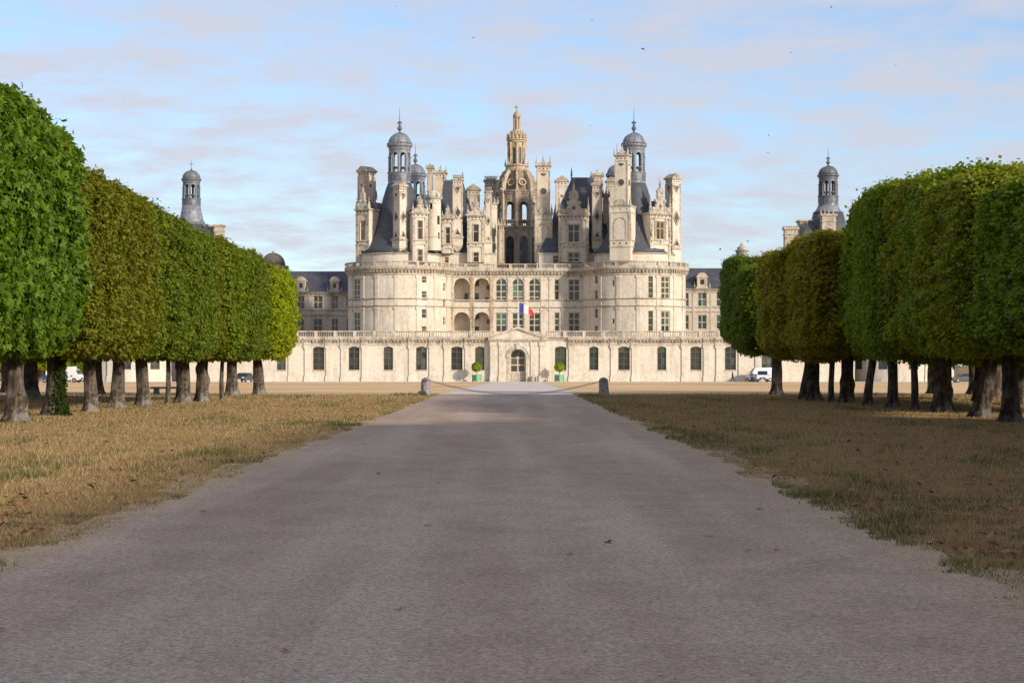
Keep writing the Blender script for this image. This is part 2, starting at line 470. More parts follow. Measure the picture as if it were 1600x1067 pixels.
PALE = mat_simple('pale_gravel', (.60, .53, .45), .95, .15, 1.2, bump=.2)

def sheet(name, xs, ys, dz, mat):
    V = []; Fc = []
    nx = len(xs)
    for y in ys:
        for x in xs: V.append((x, y, gz(y)+dz))
    for j in range(len(ys)-1):
        for i in range(nx-1): Fc.append((j*nx+i, j*nx+i+1, (j+1)*nx+i+1, (j+1)*nx+i))
    return tag(ob(name, MB().add(V, Fc), mat), kind='structure')
g = sheet('ground', [-3000, -400, -60, 60, 400, 3000], [-200, -20, 100, 285, 600, 4000], 0, GROUND)
tag(g, 'dry yellow brown lawn on both sides of the road', 'ground')
e = sheet('esplanade', [-170, -60, 60, 170], [100.2, 285, 288], .004, ESPL); tag(e, 'sunlit sandy dry lawn between the trees and the castle', 'lawn')
e = sheet('gravel_track', [-150, 150], [288.02, 299.9], .004, PALE); tag(e, 'pale gravel strip along the foot of the castle front', 'path')
e = sheet('cross_path', [-120, 120], [97.2, 99.3], .004, PALE); tag(e, 'thin pale path crossing in front of the two stone bollards', 'path')
def road_c(y): return -.33 if y < 90 else -.33 + min(1, (y-90)/190)*1.25
def road_hw(y): return 4.28 if y < 97 else 3.9 + min(1, (y-97)/190)*.55
V = []; Fc = []
ys = [-30 + i*.35 for i in range(int(135/.35))] + list(np.linspace(105, 285, 120)) + [285.01 + i*.5 for i in range(28)]
def wob(y, s): return .16*math.sin(y*.37+s)+.12*math.sin(y*.9+s)+.10*math.sin(y*2.3+2*s)+.07*math.sin(y*5.1+s*3)+random.uniform(-.08, .08)
nxr = 8
for y in ys:
    c_ = road_c(y); hw = road_hw(y); k_ = 1 if y < 105 else 2.2
    a = c_ - hw + wob(y, 1)*k_; b = c_ + hw + wob(y, 4)*k_
    for i in range(nxr+1): V.append((a+(b-a)*i/nxr, y, gz(y)+.008))
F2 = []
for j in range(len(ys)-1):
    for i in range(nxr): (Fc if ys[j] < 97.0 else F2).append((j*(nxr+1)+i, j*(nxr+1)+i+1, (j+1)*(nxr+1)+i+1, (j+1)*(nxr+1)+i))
gd = ob('gate_drive', MB().add(V, F2), mat_simple('sun_toned_gravel', (.60, .495, .43), .95, .16, .35, bump=.2)); tag(gd, 'gravel drive between the bollards and the gate, sunlight toned into its pale pinkish colour', 'road', kind='structure')  # gravel colour made paler to carry the sunlight beyond the tree rows
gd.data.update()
rd = ob('road', MB().add(V, Fc), ROAD); tag(rd, 'wide fine gravel drive leading straight to the castle gate', 'road', kind='structure')

# ------------------------------------------------------------------ castle: low front range with the gate
YF = 300.0
FR = thing('castle_front_range', 'low cream stone front range with balustrade, arched windows and central pedimented gate', 'building', (1.0, YF, ZG))
SF = F/YF
def PF(u, d, z): return (u, YF+d, z)
ZB, ZBT = Z(527.5, YF), Z(517, YF)         # terrace and rail height
DG = ((.045,.05,.045), (.05,.055,.04), (.035,.04,.035), (.07,.075,.055))
wins = [(489,506.6),(544.7,561.7),(599.4,614),(650,667),(705,722.7),(742.3,757),(867,885),(920.7,935),(966,984),(1027,1041),(1078.7,1096),(1132.7,1150),(432.4,446.5),(1190,1207)]
gx0, gx1 = X(765, YF), X(853, YF)
ux0, ux1 = -57.5, 59.5
wz0, wz1 = Z(578, YF), Z(541.3, YF)
ops = [(X(a, YF), X(b, YF), wz0, wz1, .28) for a, b in wins]
dx0, dx1 = X(796.5, YF), X(821.5, YF)
dz1 = Z(545, YF)
wl = MB()
wl.wall(PF, ux0, gx0, ZG-.3, ZB-.5, [o for o in ops if o[1] < gx0], .45)
wl.wall(PF, gx1, ux1, ZG-.3, ZB-.5, [o for o in ops if o[0] > gx1], .45)
wl.add([(ux0,YF,ZB-.5),(gx0,YF,ZB-.5),(gx0,YF+9,ZB-.5),(ux0,YF+9,ZB-.5)], [(0,1,2,3)])
wl.add([(gx1,YF,ZB-.5),(ux1,YF,ZB-.5),(ux1,YF+9,ZB-.5),(gx1,YF+9,ZB-.5)], [(0,1,2,3)])
wl.add([(ux0,YF+9,ZG-.3),(ux1,YF+9,ZG-.3),(ux1,YF+9,ZB-.5),(ux0,YF+9,ZB-.5)], [(0,1,2,3)])
wpart('wall', wl, STONE, FR)
for (a, b) in wins:
    green = a in (867, 920.7, 1027, 1132.7)
    window(FR, PF((X(a,YF)+X(b,YF))/2, .22, wz0), 0, X(b,YF)-X(a,YF), wz1-wz0, 2, (.24, .5, .76, 1), .28, .10, FRAME,
           ((.06,.085,.045), (.07,.095,.07), (.035,.05,.04)) if green else DG, world=True)
    s_ = MB().bx(X(a,YF)-.12, X(b,YF)+.12, YF-.08, YF+.2, wz0-.16, wz0-.005)
    wpart('sill', s_, TRIM, FR)
# plinth, pilasters, entablature
pl = MB()
for a, b in ((ux0, gx0-.35), (gx1+.35, ux1)): pl.bx(a, b, YF-.09, YF+.1, ZG-.3, ZG+.75)
wpart('plinth', pl, STONE, FR)
pm = MB()
pw = .92; ph = (ZB-1.38) - ZG
pm.bx(-pw/2, pw/2, -.20, .05, 0, ph-.62); pm.bx(-pw/2-.12, pw/2+.12, -.30, .04, -.2, .8); pm.bx(-pw/2-.07, pw/2+.07, -.26, .03, .8, .98)
pm.bx(-pw/2-.04, pw/2+.04, -.24, .02, ph-.66, ph-.56); pm.prism([(-pw/2, ph-.56), (pw/2, ph-.56), (pw/2+.14, ph-.13), (-pw/2-.14, ph-.13)], -.26, .01)
for sx in (-1, 1): pm.lathe([(.11, -.33), (.11, -.16)], 8, (0, 0, 0)) if False else pm.bx(sx*(pw/2+.02)-.14, sx*(pw/2+.02)+.14, -.31, .0, ph-.36, ph-.15)
pm.bx(-pw/2-.17, pw/2+.17, -.33, .02, ph-.13, ph)
pmm = pm.mesh('pilaster'); pmm.materials.append(STONE)
pils = [(451,459),(475.6,485),(508,519),(532,542),(565.5,573.5),(639,647),(671,679),(694,702),(727,735),(889,897),(954,963),(987,995.5),(1065,1073.5),(1099,1108),(1119,1127),(1154,1162),(1180,1188),(1215,1223)]
for a, b in pils:
    ob('pilaster', pmm, None, FR, world=PF((X(a,YF)+X(b,YF))/2, 0, ZG))
en = MB()
prof = lambda o_: [(-.05, ZB-1.38), (.10+o_, ZB-1.36), (.14+o_, ZB-1.05), (.16+o_, ZB-.55), (.50+o_, ZB-.42), (.62+o_, ZB-.15), (.62+o_, ZB-.02), (-.05, ZB)]
for a, b in ((ux0, X(757.5,YF)), (X(887,YF), ux1)): en.sweep(PF, a, b, prof(0))
for a, b in pils:
    c_ = (X(a,YF)+X(b,YF))/2
    en.sweep(PF, c_-.62, c_+.62, [(o_+(.16 if o_ > 0 else 0), z+(.004 if i > 6 else -.003)) for i, (o_, z) in enumerate(prof(0))])
for a, b in ((X(757.5,YF)+.01, gx0), (gx1, X(887,YF)-.01)): en.sweep(PF, a, b, [(-.05, ZB-.55), (.12, ZB-.5), (.3, ZB-.12), (.3, ZB-.02), (-.05, ZB)])
wpart('cornice', en, TRIM, FR)
modillions(FR, PF, ux0, X(757.5,YF), ZB-.98, ZB-.50, .52, .62, TRIM)
modillions(FR, PF, X(887,YF), ux1, ZB-.98, ZB-.50, .52, .62, TRIM)
PB = lambda u, d, z: (u, YF+d-.3, z)
balustrade(FR, PB, ux0, gx0+.1, ZB, ZBT-ZB, TRIM, every=3.3)
balustrade(FR, PB, gx1-.1, ux1, ZB, ZBT-ZB, TRIM, every=3.3)
# gatehouse, slightly proud
PG = lambda u, d, z: (u, YF-.75+d, z)
gh = MB()
pz = Z(532, YF)
gh.wall(PG, gx0, gx1, ZG-.3, pz, [(dx0, dx1, ZG-.3, dz1, (dx1-dx0)/2)], 1.1)
for xx in (gx0, gx1): gh.add([(xx,YF-.75,ZG-.3),(xx,YF+3,ZG-.3),(xx,YF+3,pz),(xx,YF-.75,pz)], [(0,1,2,3)])
gho = wpart('gatehouse', gh, STONE, FR)
gc = (gx0+gx1)/2
apex = Z(511.5, YF)
pd = MB()
pd.prism([(gx0+.15, pz+.3), (gx1-.15, pz+.3), (gc, apex-.35)], YF-.70, YF+1.5)
ped = ob('pediment', pd, STONE, gho)
rk = MB()
rk.bx(gx0-.22, gx1+.22, YF-1.12, YF+.4, pz+.02, pz+.32); rk.bx(gx0-.05, gx1+.05, YF-.9, YF+.3, pz-.25, pz+.015)
for sx in (-1, 1):
    ex = gc + sx*((gx1-gx0)/2+.3)
    rk.prism([(ex, pz+.325), (gc, apex-.28), (gc, apex+.18), (ex, pz+.62)], YF-1.12, YF+.6)
ob('pediment_moulding', rk, TRIM, gho)
for px_ in (770, 783.5, 833, 847):
    q = MB(); cxp = X(px_, YF); hw_ = .42
    q.bx(cxp-hw_, cxp+hw_, YF-.95, YF-.74, ZG+1.0, pz-.95); q.bx(cxp-hw_-.1, cxp+hw_+.1, YF-1.02, YF-.745, pz-.95, pz-.28)
    q.bx(cxp-hw_-.1, cxp+hw_+.1, YF-1.03, YF-.743, ZG-.2, ZG+1.0)
    ob('pilaster', q, STONE, gho)
q = MB()
n = 18; r0 = (dx1-dx0)/2; spz = dz1-r0; dc = (dx0+dx1)/2
for ra, rb, pr in ((r0+.02, r0+.42, .12), (r0+.44, r0+.62, .2)):
    for k in range(n):
        a0 = PI*k/n; a1 = PI*(k+1)/n
        pts = [(dc+math.cos(a)*r, spz+math.sin(a)*r) for a, r in ((a0, ra), (a1, ra), (a1, rb), (a0, rb))]
        q.prism(pts, YF-.75-pr, YF-.72)
for sx in (-1, 1):
    q.bx(min(dc+sx*(r0+.02), dc+sx*(r0+.42)), max(dc+sx*(r0+.02), dc+sx*(r0+.42)), YF-.86, YF-.73, ZG, spz-.25)
    q.bx(min(dc+sx*(r0+.015), dc+sx*(r0+.6)), max(dc+sx*(r0+.015), dc+sx*(r0+.6)), YF-.93, YF-.73, spz-.25, spz-.003)
q.prism([(dc-.28, dz1-.1), (dc+.28, dz1-.1), (dc+.4, dz1+.95), (dc-.4, dz1+.95)], YF-1.02, YF-.73)
ob('door_arch', q, TRIM, gho)
for xa, xb in ((gx0+3.3, dx0-.72), (dx1+.72, gx1-3.3)): ob('wall_panel', MB().bx(min(xa, xb), max(xa, xb), YF-.80, YF-.74, spz+.3, pz-.35), STONE, gho)
# glazed timber door inside the arch
dw = dx1-dx0
window(FR, PG(dc, .85, ZG+1.55), 0, dw-.02, dz1-ZG-1.55, 2, (.32, .62, 1), (dw-.02)/2, .20, CREAM, ((.10,.09,.06), (.08,.075,.055)), name='gate_window', world=True)
q = MB().bx(dx0-.01, dx1+.01, YF+.12, YF+.3, ZG-.2, ZG+1.55)
for k in (-1, 1): q.bx(dc+k*.62-.45, dc+k*.62+.45, YF+.06, YF+.13, ZG+.2, ZG+1.35)
wpart('gate_leaf', q, mat_simple('pale_timber', (.42, .36, .28), .7, .2, 3), FR)

# round low towers at both ends of the front range
def ring(cx, cy, r):
    return lambda u, d, z: (cx + (r-d)*math.sin(u/r), cy - (r-d)*math.cos(u/r), z)
for sx, cxw in ((-1, ux0-9.6), (1, ux1+9.6)):
    tw = thing('low_round_tower', 'low round stone corner tower seen under the %s row of trees' % ('left' if sx < 0 else 'right'), 'tower', (cxw, YF+9, ZG), group='low corner towers of the front range')
    Rr = 10.2; P = ring(cxw, YF+9, Rr)
    a0, a1 = -Rr*PI*.95, Rr*PI*.95
    ops2 = [(Rr*R(d_)-.85, Rr*R(d_)+.85, wz0+.1, wz1, .25) for d_ in (-55, -28, 2, 30, 57)]
    dop = (Rr*R(-11)-1.2, Rr*R(-11)+1.2, ZG-.2, ZG+3.4, .5)
    m = MB().wall(P, a0, a1, ZG-.3, ZB-.45, ops2+([dop] if sx < 0 else []), .45, .8)
    m.add([P(a0+(a1-a0)*k/60, 0, ZB-.45) for k in range(61)], [tuple(range(61))])
    wpart('wall', m, STONE, tw)
    for o_ in ops2:
        uc = (o_[0]+o_[1])/2
        window(tw, P(uc, .22, o_[2]), uc/Rr, 1.7, o_[3]-o_[2], 2, (.25, .5, .75, 1), .25, .09, FRAME, DG+((.16,.07,.045),), world=True)
    if sx < 0:
        uc = (dop[0]+dop[1])/2
        window(tw, P(uc, .3, ZG-.2), uc/Rr, 2.4, 3.6, 2, (.45, .75, 1), .5, .16, mat_simple('red_brown_timber', (.20, .075, .04), .6, .25, 4), ((.015,.013,.012), (.03,.025,.02)), name='door', world=True)
    m = MB().sweep(P, a0, a1, prof(0), 72); wpart('cornice', m, TRIM, tw)
    m = MB().sweep(P, a0, a1, [(.12, ZG-.3), (.12, ZG+.75), (-.1, ZG+.75), (-.1, ZG-.3)], 72); wpart('plinth', m, STONE, tw)
    for d_ in (-70, -42, -14, 16, 44, 72):
        ob('pilaster', pmm, None, tw, world=P(Rr*R(d_), .02, ZG), rz=R(d_))
    modillions(tw, P, a0, a1, ZB-.98, ZB-.50, .52, .7, TRIM)
    balustrade(tw, ring(cxw, YF+9, Rr+.3), a0*(Rr+.3)/Rr, a1*(Rr+.3)/Rr, ZB, ZBT-ZB, TRIM, every=3.3, n=72)

# ------------------------------------------------------------------ castle keep
YK = 366.0
XK = 1.0
KP = thing('castle_keep', 'tall cream stone castle keep with two round towers, slate roofs, dormers and many chimneys', 'castle', (XK, YK, ZG))
TX = (X(624.5, YK), X(990.5, YK)); TR = 10.9
ZT = 21.85                     # terrace level
zs1, zs2 = 15.15, 13.65        # string courses
PK = lambda u, d, z: (u, YK-.6+d, z)
YW = YK-.6
kx0, kx1 = X(700, YW), X(918, YW)
def zk(py): return Z(py, YW)
GRN = ((.035,.06,.05), (.045,.075,.06), (.03,.045,.035), (.05,.055,.04))
RED = ((.07,.03,.02), (.055,.028,.02), (.04,.022,.018))
kw = MB()
kops = []
for a, b in ((708.9, 734.1), (740.8, 765.1)):
    for t_, s_ in ((434.6, 472), (487.7, 519)):
        ww = X(b,YW)-X(a,YW); kops.append((X(a,YW), X(b,YW), zk(s_), zk(t_), ww/2, 3.2))
kwin = []
for a, b in ((774.1, 791.8), (800, 818), (826, 844)):
    ww = X(b,YW)-X(a,YW)
    kwin.append((X(a,YW), X(b,YW), zk(471.7), zk(434.6), ww/2, 2, (.2, .44, .72, 1)))
    kwin.append((X(a,YW), X(b,YW), zk(519), zk(488.8), 0, 2, (.36, .67, 1)))
kwin += [(X(865.7,YW), X(874,YW), zk(470.8), zk(436.3), 0, 1, (.48, .76, 1)), (X(888,YW), X(906,YW), zk(470.8), zk(436.3), 0, 2, (.46, .74, 1)),
         (X(865.7,YW), X(874,YW), zk(519), zk(488), 0, 1, (.36, .67, 1)), (X(888,YW), X(906,YW), zk(519), zk(488), 0, 2, (.36, .67, 1))]
kw.wall(PK, kx0, kx1, ZG-.3, ZT, kops + [k[:5] for k in kwin], .4)
# terrace deck, side and back walls of the square keep
kw.add([(TX[0],YW,ZT),(TX[1],YW,ZT),(TX[1],YW+50,ZT),(TX[0],YW+50,ZT)], [(0,1,2,3)])
kw.add([(TX[0]-3,YW+6,ZG-.3),(TX[0]-3,YW+50,ZG-.3),(TX[0]-3,YW+50,ZT),(TX[0]-3,YW+6,ZT)], [(0,1,2,3)])
kw.add([(TX[1]+3,YW+6,ZG-.3),(TX[1]+3,YW+50,ZG-.3),(TX[1]+3,YW+50,ZT),(TX[1]+3,YW+6,ZT)], [(3,2,1,0)])
kw.add([(TX[0]-3,YW+50,ZG-.3),(TX[1]+3,YW+50,ZG-.3),(TX[1]+3,YW+50,ZT),(TX[0]-3,YW+50,ZT)], [(3,2,1,0)])
wpart('wall', kw, STONE, KP)
# loggia interior: back wall with small windows, floors and ceilings
lx0, lx1 = X(706, YW), X(768, YW)
lg = MB()
lb = lambda u, d, z: (u, YW+3.2+d, z)
lw = [(X(725,YW), X(731,YW), zk(468.5), zk(457.5)), (X(741,YW), X(748,YW), zk(469), zk(457)), (X(757.5,YW), X(763,YW), zk(471.8), zk(464)), (X(760.5,YW), X(764.5,YW), zk(452), zk(444.5)), (X(741,YW), X(748,YW), zk(446), zk(436)),
      (X(741,YW), X(748,YW), zk(517), zk(509.5)), (X(760,YW), X(764.5,YW), zk(505), zk(499)), (X(741,YW), X(748.5,YW), zk(498), zk(488.5))]
lg.wall(lb, lx0, lx1, zk(519)-.05, zk(432), lw, .25)
for zf in (zk(519)-.02, zk(472)-.02): lg.add([(lx0,YW+.35,zf),(lx1,YW+.35,zf),(lx1,YW+3.25,zf),(lx0,YW+3.25,zf)], [(0,1,2,3)])
for zf in (zk(434.2)+.05, zk(487)+.05): lg.add([(lx0,YW+.02,zf),(lx1,YW+.02,zf),(lx1,YW+3.25,zf),(lx0,YW+3.25,zf)], [(0,1,2,3)])
for xx in (lx0, lx1): lg.add([(xx,YW+.02,zk(519)),(xx,YW+3.25,zk(519)),(xx,YW+3.25,zk(432)),(xx,YW+.02,zk(432))], [(0,1,2,3)])
wpart('loggia', lg, STONE, KP)
for a, b, c, d in lw:
    window(KP, lb((a+b)/2, .1, c), 0, b-a, d-c, 1, (.5, 1), 0, .06, FRAME, ((.05,.055,.04), (.03,.03,.025), (.08,.085,.05)), world=True)
for k in kwin:
    window(KP, PK((k[0]+k[1])/2, .22, k[2]), 0, k[1]-k[0], k[3]-k[2], k[5], k[6], k[4], .19, CREAM, GRN+((.05,.03,.02),), world=True)
# pilasters and string courses of the main front
for px_ in (705.5, 737.4, 768.5, 796, 822, 847.5, 860, 880, 911.5):
    xc = X(px_, YW); m = MB(); hw_ = .36 if px_ < 850 else .28
    for z0_, z1_ in ((zk(519)-4, zs2-.05), (zs1+.28, ZT-1.75)):
        m.bx(xc-hw_, xc+hw_, YW-.14, YW+.03, z0_, z1_-.55); m.bx(xc-hw_-.1, xc+hw_+.1, YW-.22, YW+.02, z1_-.5, z1_); m.prism([(xc-hw_, z1_-.55), (xc+hw_, z1_-.55), (xc+hw_+.08, z1_-.5), (xc-hw_-.08, z1_-.5)], YW-.18, YW+.02)
        m.bx(xc-hw_-.08, xc+hw_+.08, YW-.2, YW+.02, z0_, z0_+.3)
    m.bx(xc-hw_-.02, xc+hw_+.02, YW-.12, YW+.02, zs2+.3, zs1)
    wpart('pilaster', m, STONE2 if px_ < 770 else STONE, KP, color=(1.05, .93, .78) if px_ < 770 else None)
st_prof = lambda z, o_: [(-.05, z), (o_*.5, z), (o_, z+.14), (o_, z+.27), (-.05, z+.27)]
cr_prof = lambda: [(-.05, ZT-1.75), (.12, ZT-1.72), (.16, ZT-1.15), (.22, ZT-.75), (.62, ZT-.55), (.75, ZT-.2), (.75, ZT+.02), (-.4, ZT+.04)]
m = MB()
for z in (zs1, zs2): m.sweep(PK, kx0, kx1, st_prof(z, .24))
wpart('string_course', m, TRIM, KP)
wpart('cornice', MB().sweep(PK, kx0, kx1, cr_prof()), TRIM, KP)
modillions(KP, PK, kx0, kx1, ZT-1.35, ZT-.72, .58, .72, TRIM, .3)
balustrade(KP, lambda u, d, z: (u, YW+d-.42, z), kx0+.6, kx1-.6, ZT+.02, 1.1, TRIM, every=3.0)

# the two round towers
def ang_px(px, cx): return math.asin(max(-1, min(1, (X(px, YK-TR*.6)-cx)/TR)))
TSPEC = [
  dict(c=TX[0], pil=(548.5, 568, 591, 621.5, 654.5, 680.5, 698),
       win=[(552.6,561.7,436,470.5,2,(.25,.5,.75,1),2.4),(552.6,561.7,488.5,519,2,(.33,.67,1),2.4),
            (659.3,666.4,432,442,1,(.5,1),None),(659.3,666.4,455,469.5,1,(.33,.67,1),None),(659.3,666.4,483,497,1,(.5,1),None),(659.3,666.4,510,519,1,(.5,1),None),
            (692.6,696.2,442.5,455,1,(.5,1),1.0),(692.6,696.2,468,480.5,1,(.5,1),1.0),(692.6,696.2,495.5,507.5,1,(.5,1),1.0)]),
  dict(c=TX[1], pil=(921, 937, 964.5, 995, 1026, 1053.5, 1068),
       win=[(1012.8,1020.3,431.5,467.5,1,(.25,.5,.75,1),None),(1012.8,1020.3,485.5,519,1,(.33,.67,1),None),(1033,1047,431.5,467.5,2,(.25,.5,.75,1),2.35),(1033,1047,485.5,519,2,(.33,.67,1),2.35),
            (929.7,933.3,431.5,443,1,(.5,1),.9),(929.7,933.3,453.6,468.7,1,(.5,1),.9),(929.7,933.3,482.5,497,1,(.5,1),.9),(929.7,933.3,509,519,1,(.5,1),.9),
            (956.3,960,438,447,1,(1,),None),(956.3,960,498,506,1,(1,),None)])]
for T_ in TSPEC:
    cx = T_['c']; P = ring(cx, YK, TR); a0, a1 = -TR*R(120), TR*R(120)
    ops2 = []; spec = []
    for a, b, ya, yb, c_, rows, wov in T_['win']:
        th = ang_px((a+b)/2, cx); D_ = YK - TR*math.cos(th)
        th = math.asin(max(-1, min(1, (X((a+b)/2, D_)-cx)/TR))); D_ = YK - TR*math.cos(th)
        w_ = wov or (b-a)*D_/F/max(.45, math.cos(th))
        o_ = (TR*th-w_/2, TR*th+w_/2, Z(yb, D_), Z(ya, D_)); ops2.append(o_); spec.append((th, w_, o_, c_, rows))
    m = MB().wall(P, a0, a1, ZG-.3, ZT, ops2, .45, .75)
    m.add([P(a0+(a1-a0)*k/48, 0, ZT) for k in range(49)], [tuple(range(49))])
    wpart('tower_wall', m, STONE, KP)
    for th, w_, o_, c_, rows in spec:
        big = w_ > 1.3
        window(KP, P(TR*th, .24, o_[2]), th, w_, o_[3]-o_[2], c_, rows, 0, .2 if c_ == 2 else .10, CREAM, GRN+((.08,.085,.055),), world=True)
    for px_ in T_['pil']:
        th = ang_px(px_, cx); u = TR*th; m = MB()
        for z0_, z1_ in ((2, zs2-.05), (zs1+.28, ZT-1.75)):
            m.mbox(P, u-.38, u+.38, -.14, .05, z0_, z1_-.55); m.mbox(P, u-.5, u+.5, -.24, .04, z1_-.5, z1_-.02); m.mbox(P, u-.44, u+.44, -.19, .04, z1_-.62, z1_-.505); m.mbox(P, u-.46, u+.46, -.2, .04, z0_, z0_+.3)
        m.mbox(P, u-.4, u+.4, -.12, .04, zs2+.3, zs1-.01)
        wpart('pilaster', m, STONE, KP)
    m = MB()
    for z in (zs1, zs2): m.sweep(P, a0, a1, st_prof(z, .24), 64)
    wpart('string_course', m, TRIM, KP)
    wpart('cornice', MB().sweep(P, a0, a1, cr_prof(), 72), TRIM, KP)
    modillions(KP, P, a0, a1, ZT-1.35, ZT-.72, .58, .72, TRIM, .3)
    Rb = TR+.42; balustrade(KP, ring(cx, YK, Rb), -Rb*R(112), Rb*R(112), ZT+.02, 1.1, TRIM, every=3.0, n=72)

# ---- roof-top builders
def pinnacle_mesh(h, r, n=8):
    key = ('pin', round(h, 2), round(r, 2))
    if key not in MC:
        m = MB().lathe([(r, 0), (r, h*.12), (r*.6, h*.16), (r*.95, h*.3), (r*.55, h*.42), (r*.75, h*.47), (r*.3, h*.6), (r*.35, h*.64), (r*.14, h*.82), (r*.3, h*.87), (r*.05, h)], n).mesh('pinnacle')
        m.materials.append(STONE2); MC[key] = m
    return MC[key]
def disc(mb, x, y, z, r, n=8, rot=0): mb.prism([(x+r*math.cos(rot+2*PI*k/n), z+r*math.sin(rot+2*PI*k/n)) for k in range(n)], y-.02, y+.05)
def dia(mb, x, y, z, hw, hh): mb.prism([(x-hw, z), (x, z-hh), (x+hw, z), (x, z+hh)], y-.02, y+.05)
def tri(mb, x, y, z, hw, hh): mb.prism([(x-hw, z), (x+hw, z), (x, z+hh)], y-.02, y+.05)

def dormer(px, D, wpx, yb, yc, yt, wx, rows, rz=0, depth=4.5, cols=2, glass=RED, roof=True, tint=None, mull=None):
    s = F/D; w_ = wpx/s; z0 = Z(yb, D); H = Z(yc, D)-z0; HT = Z(yt, D)-z0; hw = w_/2
    base = Vector((X(px, D), D, z0))
    P = lambda u, d, z: (u, d, z)
    ops_ = []
    for ya, yb2, rr in rows:
        ops_.append((-wx/s/2, wx/s/2, max(.02, Z(yb2, D)-z0), Z(ya, D)-z0, rr))
    ops_.sort(key=lambda o: o[2])
    b = MB().wall(P, -hw, hw, 0, H, [o[:4] for o in ops_], .35)
    for sx in (-hw, hw): b.add([(sx,0,0),(sx,depth,0),(sx,depth,H),(sx,0,H)], [(0,1,2,3) if sx > 0 else (3,2,1,0)])
    b.add([(-hw,0,H),(hw,0,H),(hw,depth,H),(-hw,depth,H)], [(0,1,2,3)])
    o = ob('dormer', b, STONE, KP, world=base, rz=rz, color=tint)
    pwid = max(.3, min(.6, (hw - wx/s/2)*.55)); xp = hw-pwid/2-.02
    mid = ops_[-1][2] - .1
    t = MB()
    for sx in (-1, 1):
        for z0_, z1_ in ((0.02, mid-.9), (mid, H-1.0)):
            if z1_-z0_ < .6: continue
            t.bx(sx*xp-pwid/2, sx*xp+pwid/2, -.13, .02, z0_, z1_-.3); t.bx(sx*xp-pwid/2-.08, sx*xp+pwid/2+.08, -.2, .02, z1_-.3, z1_)
    t.bx(-hw-.1, hw+.1, -.17, .03, mid-.9, mid-.72); t.bx(-hw-.12, hw+.12, -.2, .03, mid-.16, mid-.003)
    t.bx(-hw-.1, hw+.1, -.15, .03, H-1.0, H-.85)
    t.bx(-hw-.16, hw+.16, -.24, depth*.6, H-.28, H-.1); t.bx(-hw-.32, hw+.32, -.4, depth*.6, H-.1, H+.16)
    if w_ > 3.0:
        nd = int(w_/.32)
        for k in range(nd): t.bx(-hw+w_*(k+.25)/nd, -hw+w_*(k+.7)/nd, -.2, .02, H-.40, H-.285)
    if w_ > 4.5:
        xi = wx/s/2+.42
        for sx in (-1, 1):
            t.bx(sx*xi-.16, sx*xi+.16, -.16, .02, mid, H-1.25); t.bx(sx*xi-.24, sx*xi+.24, -.22, .02, H-1.25, H-1.003); t.bx(sx*xi-.22, sx*xi+.22, -.2, .02, mid, mid+.3)
            t.lathe([(.05, 0), (.20, .25), (.26, .8), (.12, 1.15), (.18, 1.35), (.02, 1.7)], 7, (sx*xp, -.28, mid+.6))
    # window surround
    for a, b_, c, d, _ in ops_: t.bx(a-.14, a-.005, -.06, .02, c, d); t.bx(b_+.005, b_+.14, -.06, .02, c, d); t.bx(a-.14, b_+.14, -.08, .02, d+.004, d+.16)
    ob('moulding', t, TRIM, o, color=tint)
    i_ = MB(); r = .17
    nn = max(3, round(w_/.8))
    for k in range(nn): disc(i_, -hw+.35+(w_-.7)*k/(nn-1), -.01, H-.55, r)
    for sx in (-1, 1):
        dia(i_, sx*xp, -.02, mid-.45, .2, .24); disc(i_, sx*xp, -.135, mid+(H-1.0-mid)*.3, .1); dia(i_, sx*xp, -.135, mid+(H-1.0-mid)*.6, .14, .24)
    if w_ > 3.4: disc(i_, 0, -.02, mid-.45, .2); disc(i_, -w_*.16, -.02, mid-.45, .11); disc(i_, w_*.16, -.02, mid-.45, .11)
    ob('inlay_dots', i_, INLAY, o, kind='stuff')
    for a, b_, c, d, rr in ops_:
        window(o, ((a+b_)/2, .18, c), 0, b_-a, d-c, cols, rr, 0, .15 if cols == 2 else .12, mull or CREAM, glass, flat=True)
    # gable with concave sides, little aedicule, pinnacles
    gh_ = HT-H-.16; gw = hw*.86
    pts = [(-gw, 0), (gw, 0)]
    for k in range(1, 7):
        f_ = k/6; pts.append((gw*(.30+.70*(1-f_)**2.1), gh_*.50*f_))
    pts += [(-x, z) for x, z in reversed(pts[2:])]
    gb = MB().prism([(x, H+.16+z) for x, z in pts], -.12, .45)
    aw = gw*.34; za = H+.16+gh_*.50
    gb.bx(-aw-.1, aw+.1, -.2, .5, za, za+.14); gb.bx(-aw, aw, -.14, .44, za+.14, za+gh_*.16); gb.bx(-aw-.12, aw+.12, -.2, .5, za+gh_*.16, za+gh_*.16+.14)
    gb.prism([(-aw-.1, za+gh_*.16+.14), (aw+.1, za+gh_*.16+.14), (0, za+gh_*.30)], -.16, .46)
    for sx in (-1, 1):
        for k in range(5):
            f_ = (k+.6)/6; xg = gw*(.30+.70*(1-f_)**2.1)
            gb.lathe([(.06, 0), (.17, .1), (.13, .26), (.02, .38)], 6, (sx*xg, .15, H+.16+gh_*.5*f_))
    for sx in (-1, 1):       # scrolls at the foot and the shoulder of the gable
        for xr, zr, rr_ in ((gw*.86, H+.16+gh_*.09, gh_*.085), (gw*.42, H+.16+gh_*.36, gh_*.06)):
            gb.prism([(sx*xr+rr_*math.cos(2*PI*k/10), zr+rr_*math.sin(2*PI*k/10)) for k in range(10)], -.26, .3)
            gb.prism([(sx*xr+rr_*.5*math.cos(2*PI*k/8), zr+rr_*.5*math.sin(2*PI*k/8)) for k in range(8)], -.34, -.25)
    ob('gable', gb, STONE2, o, color=tint)
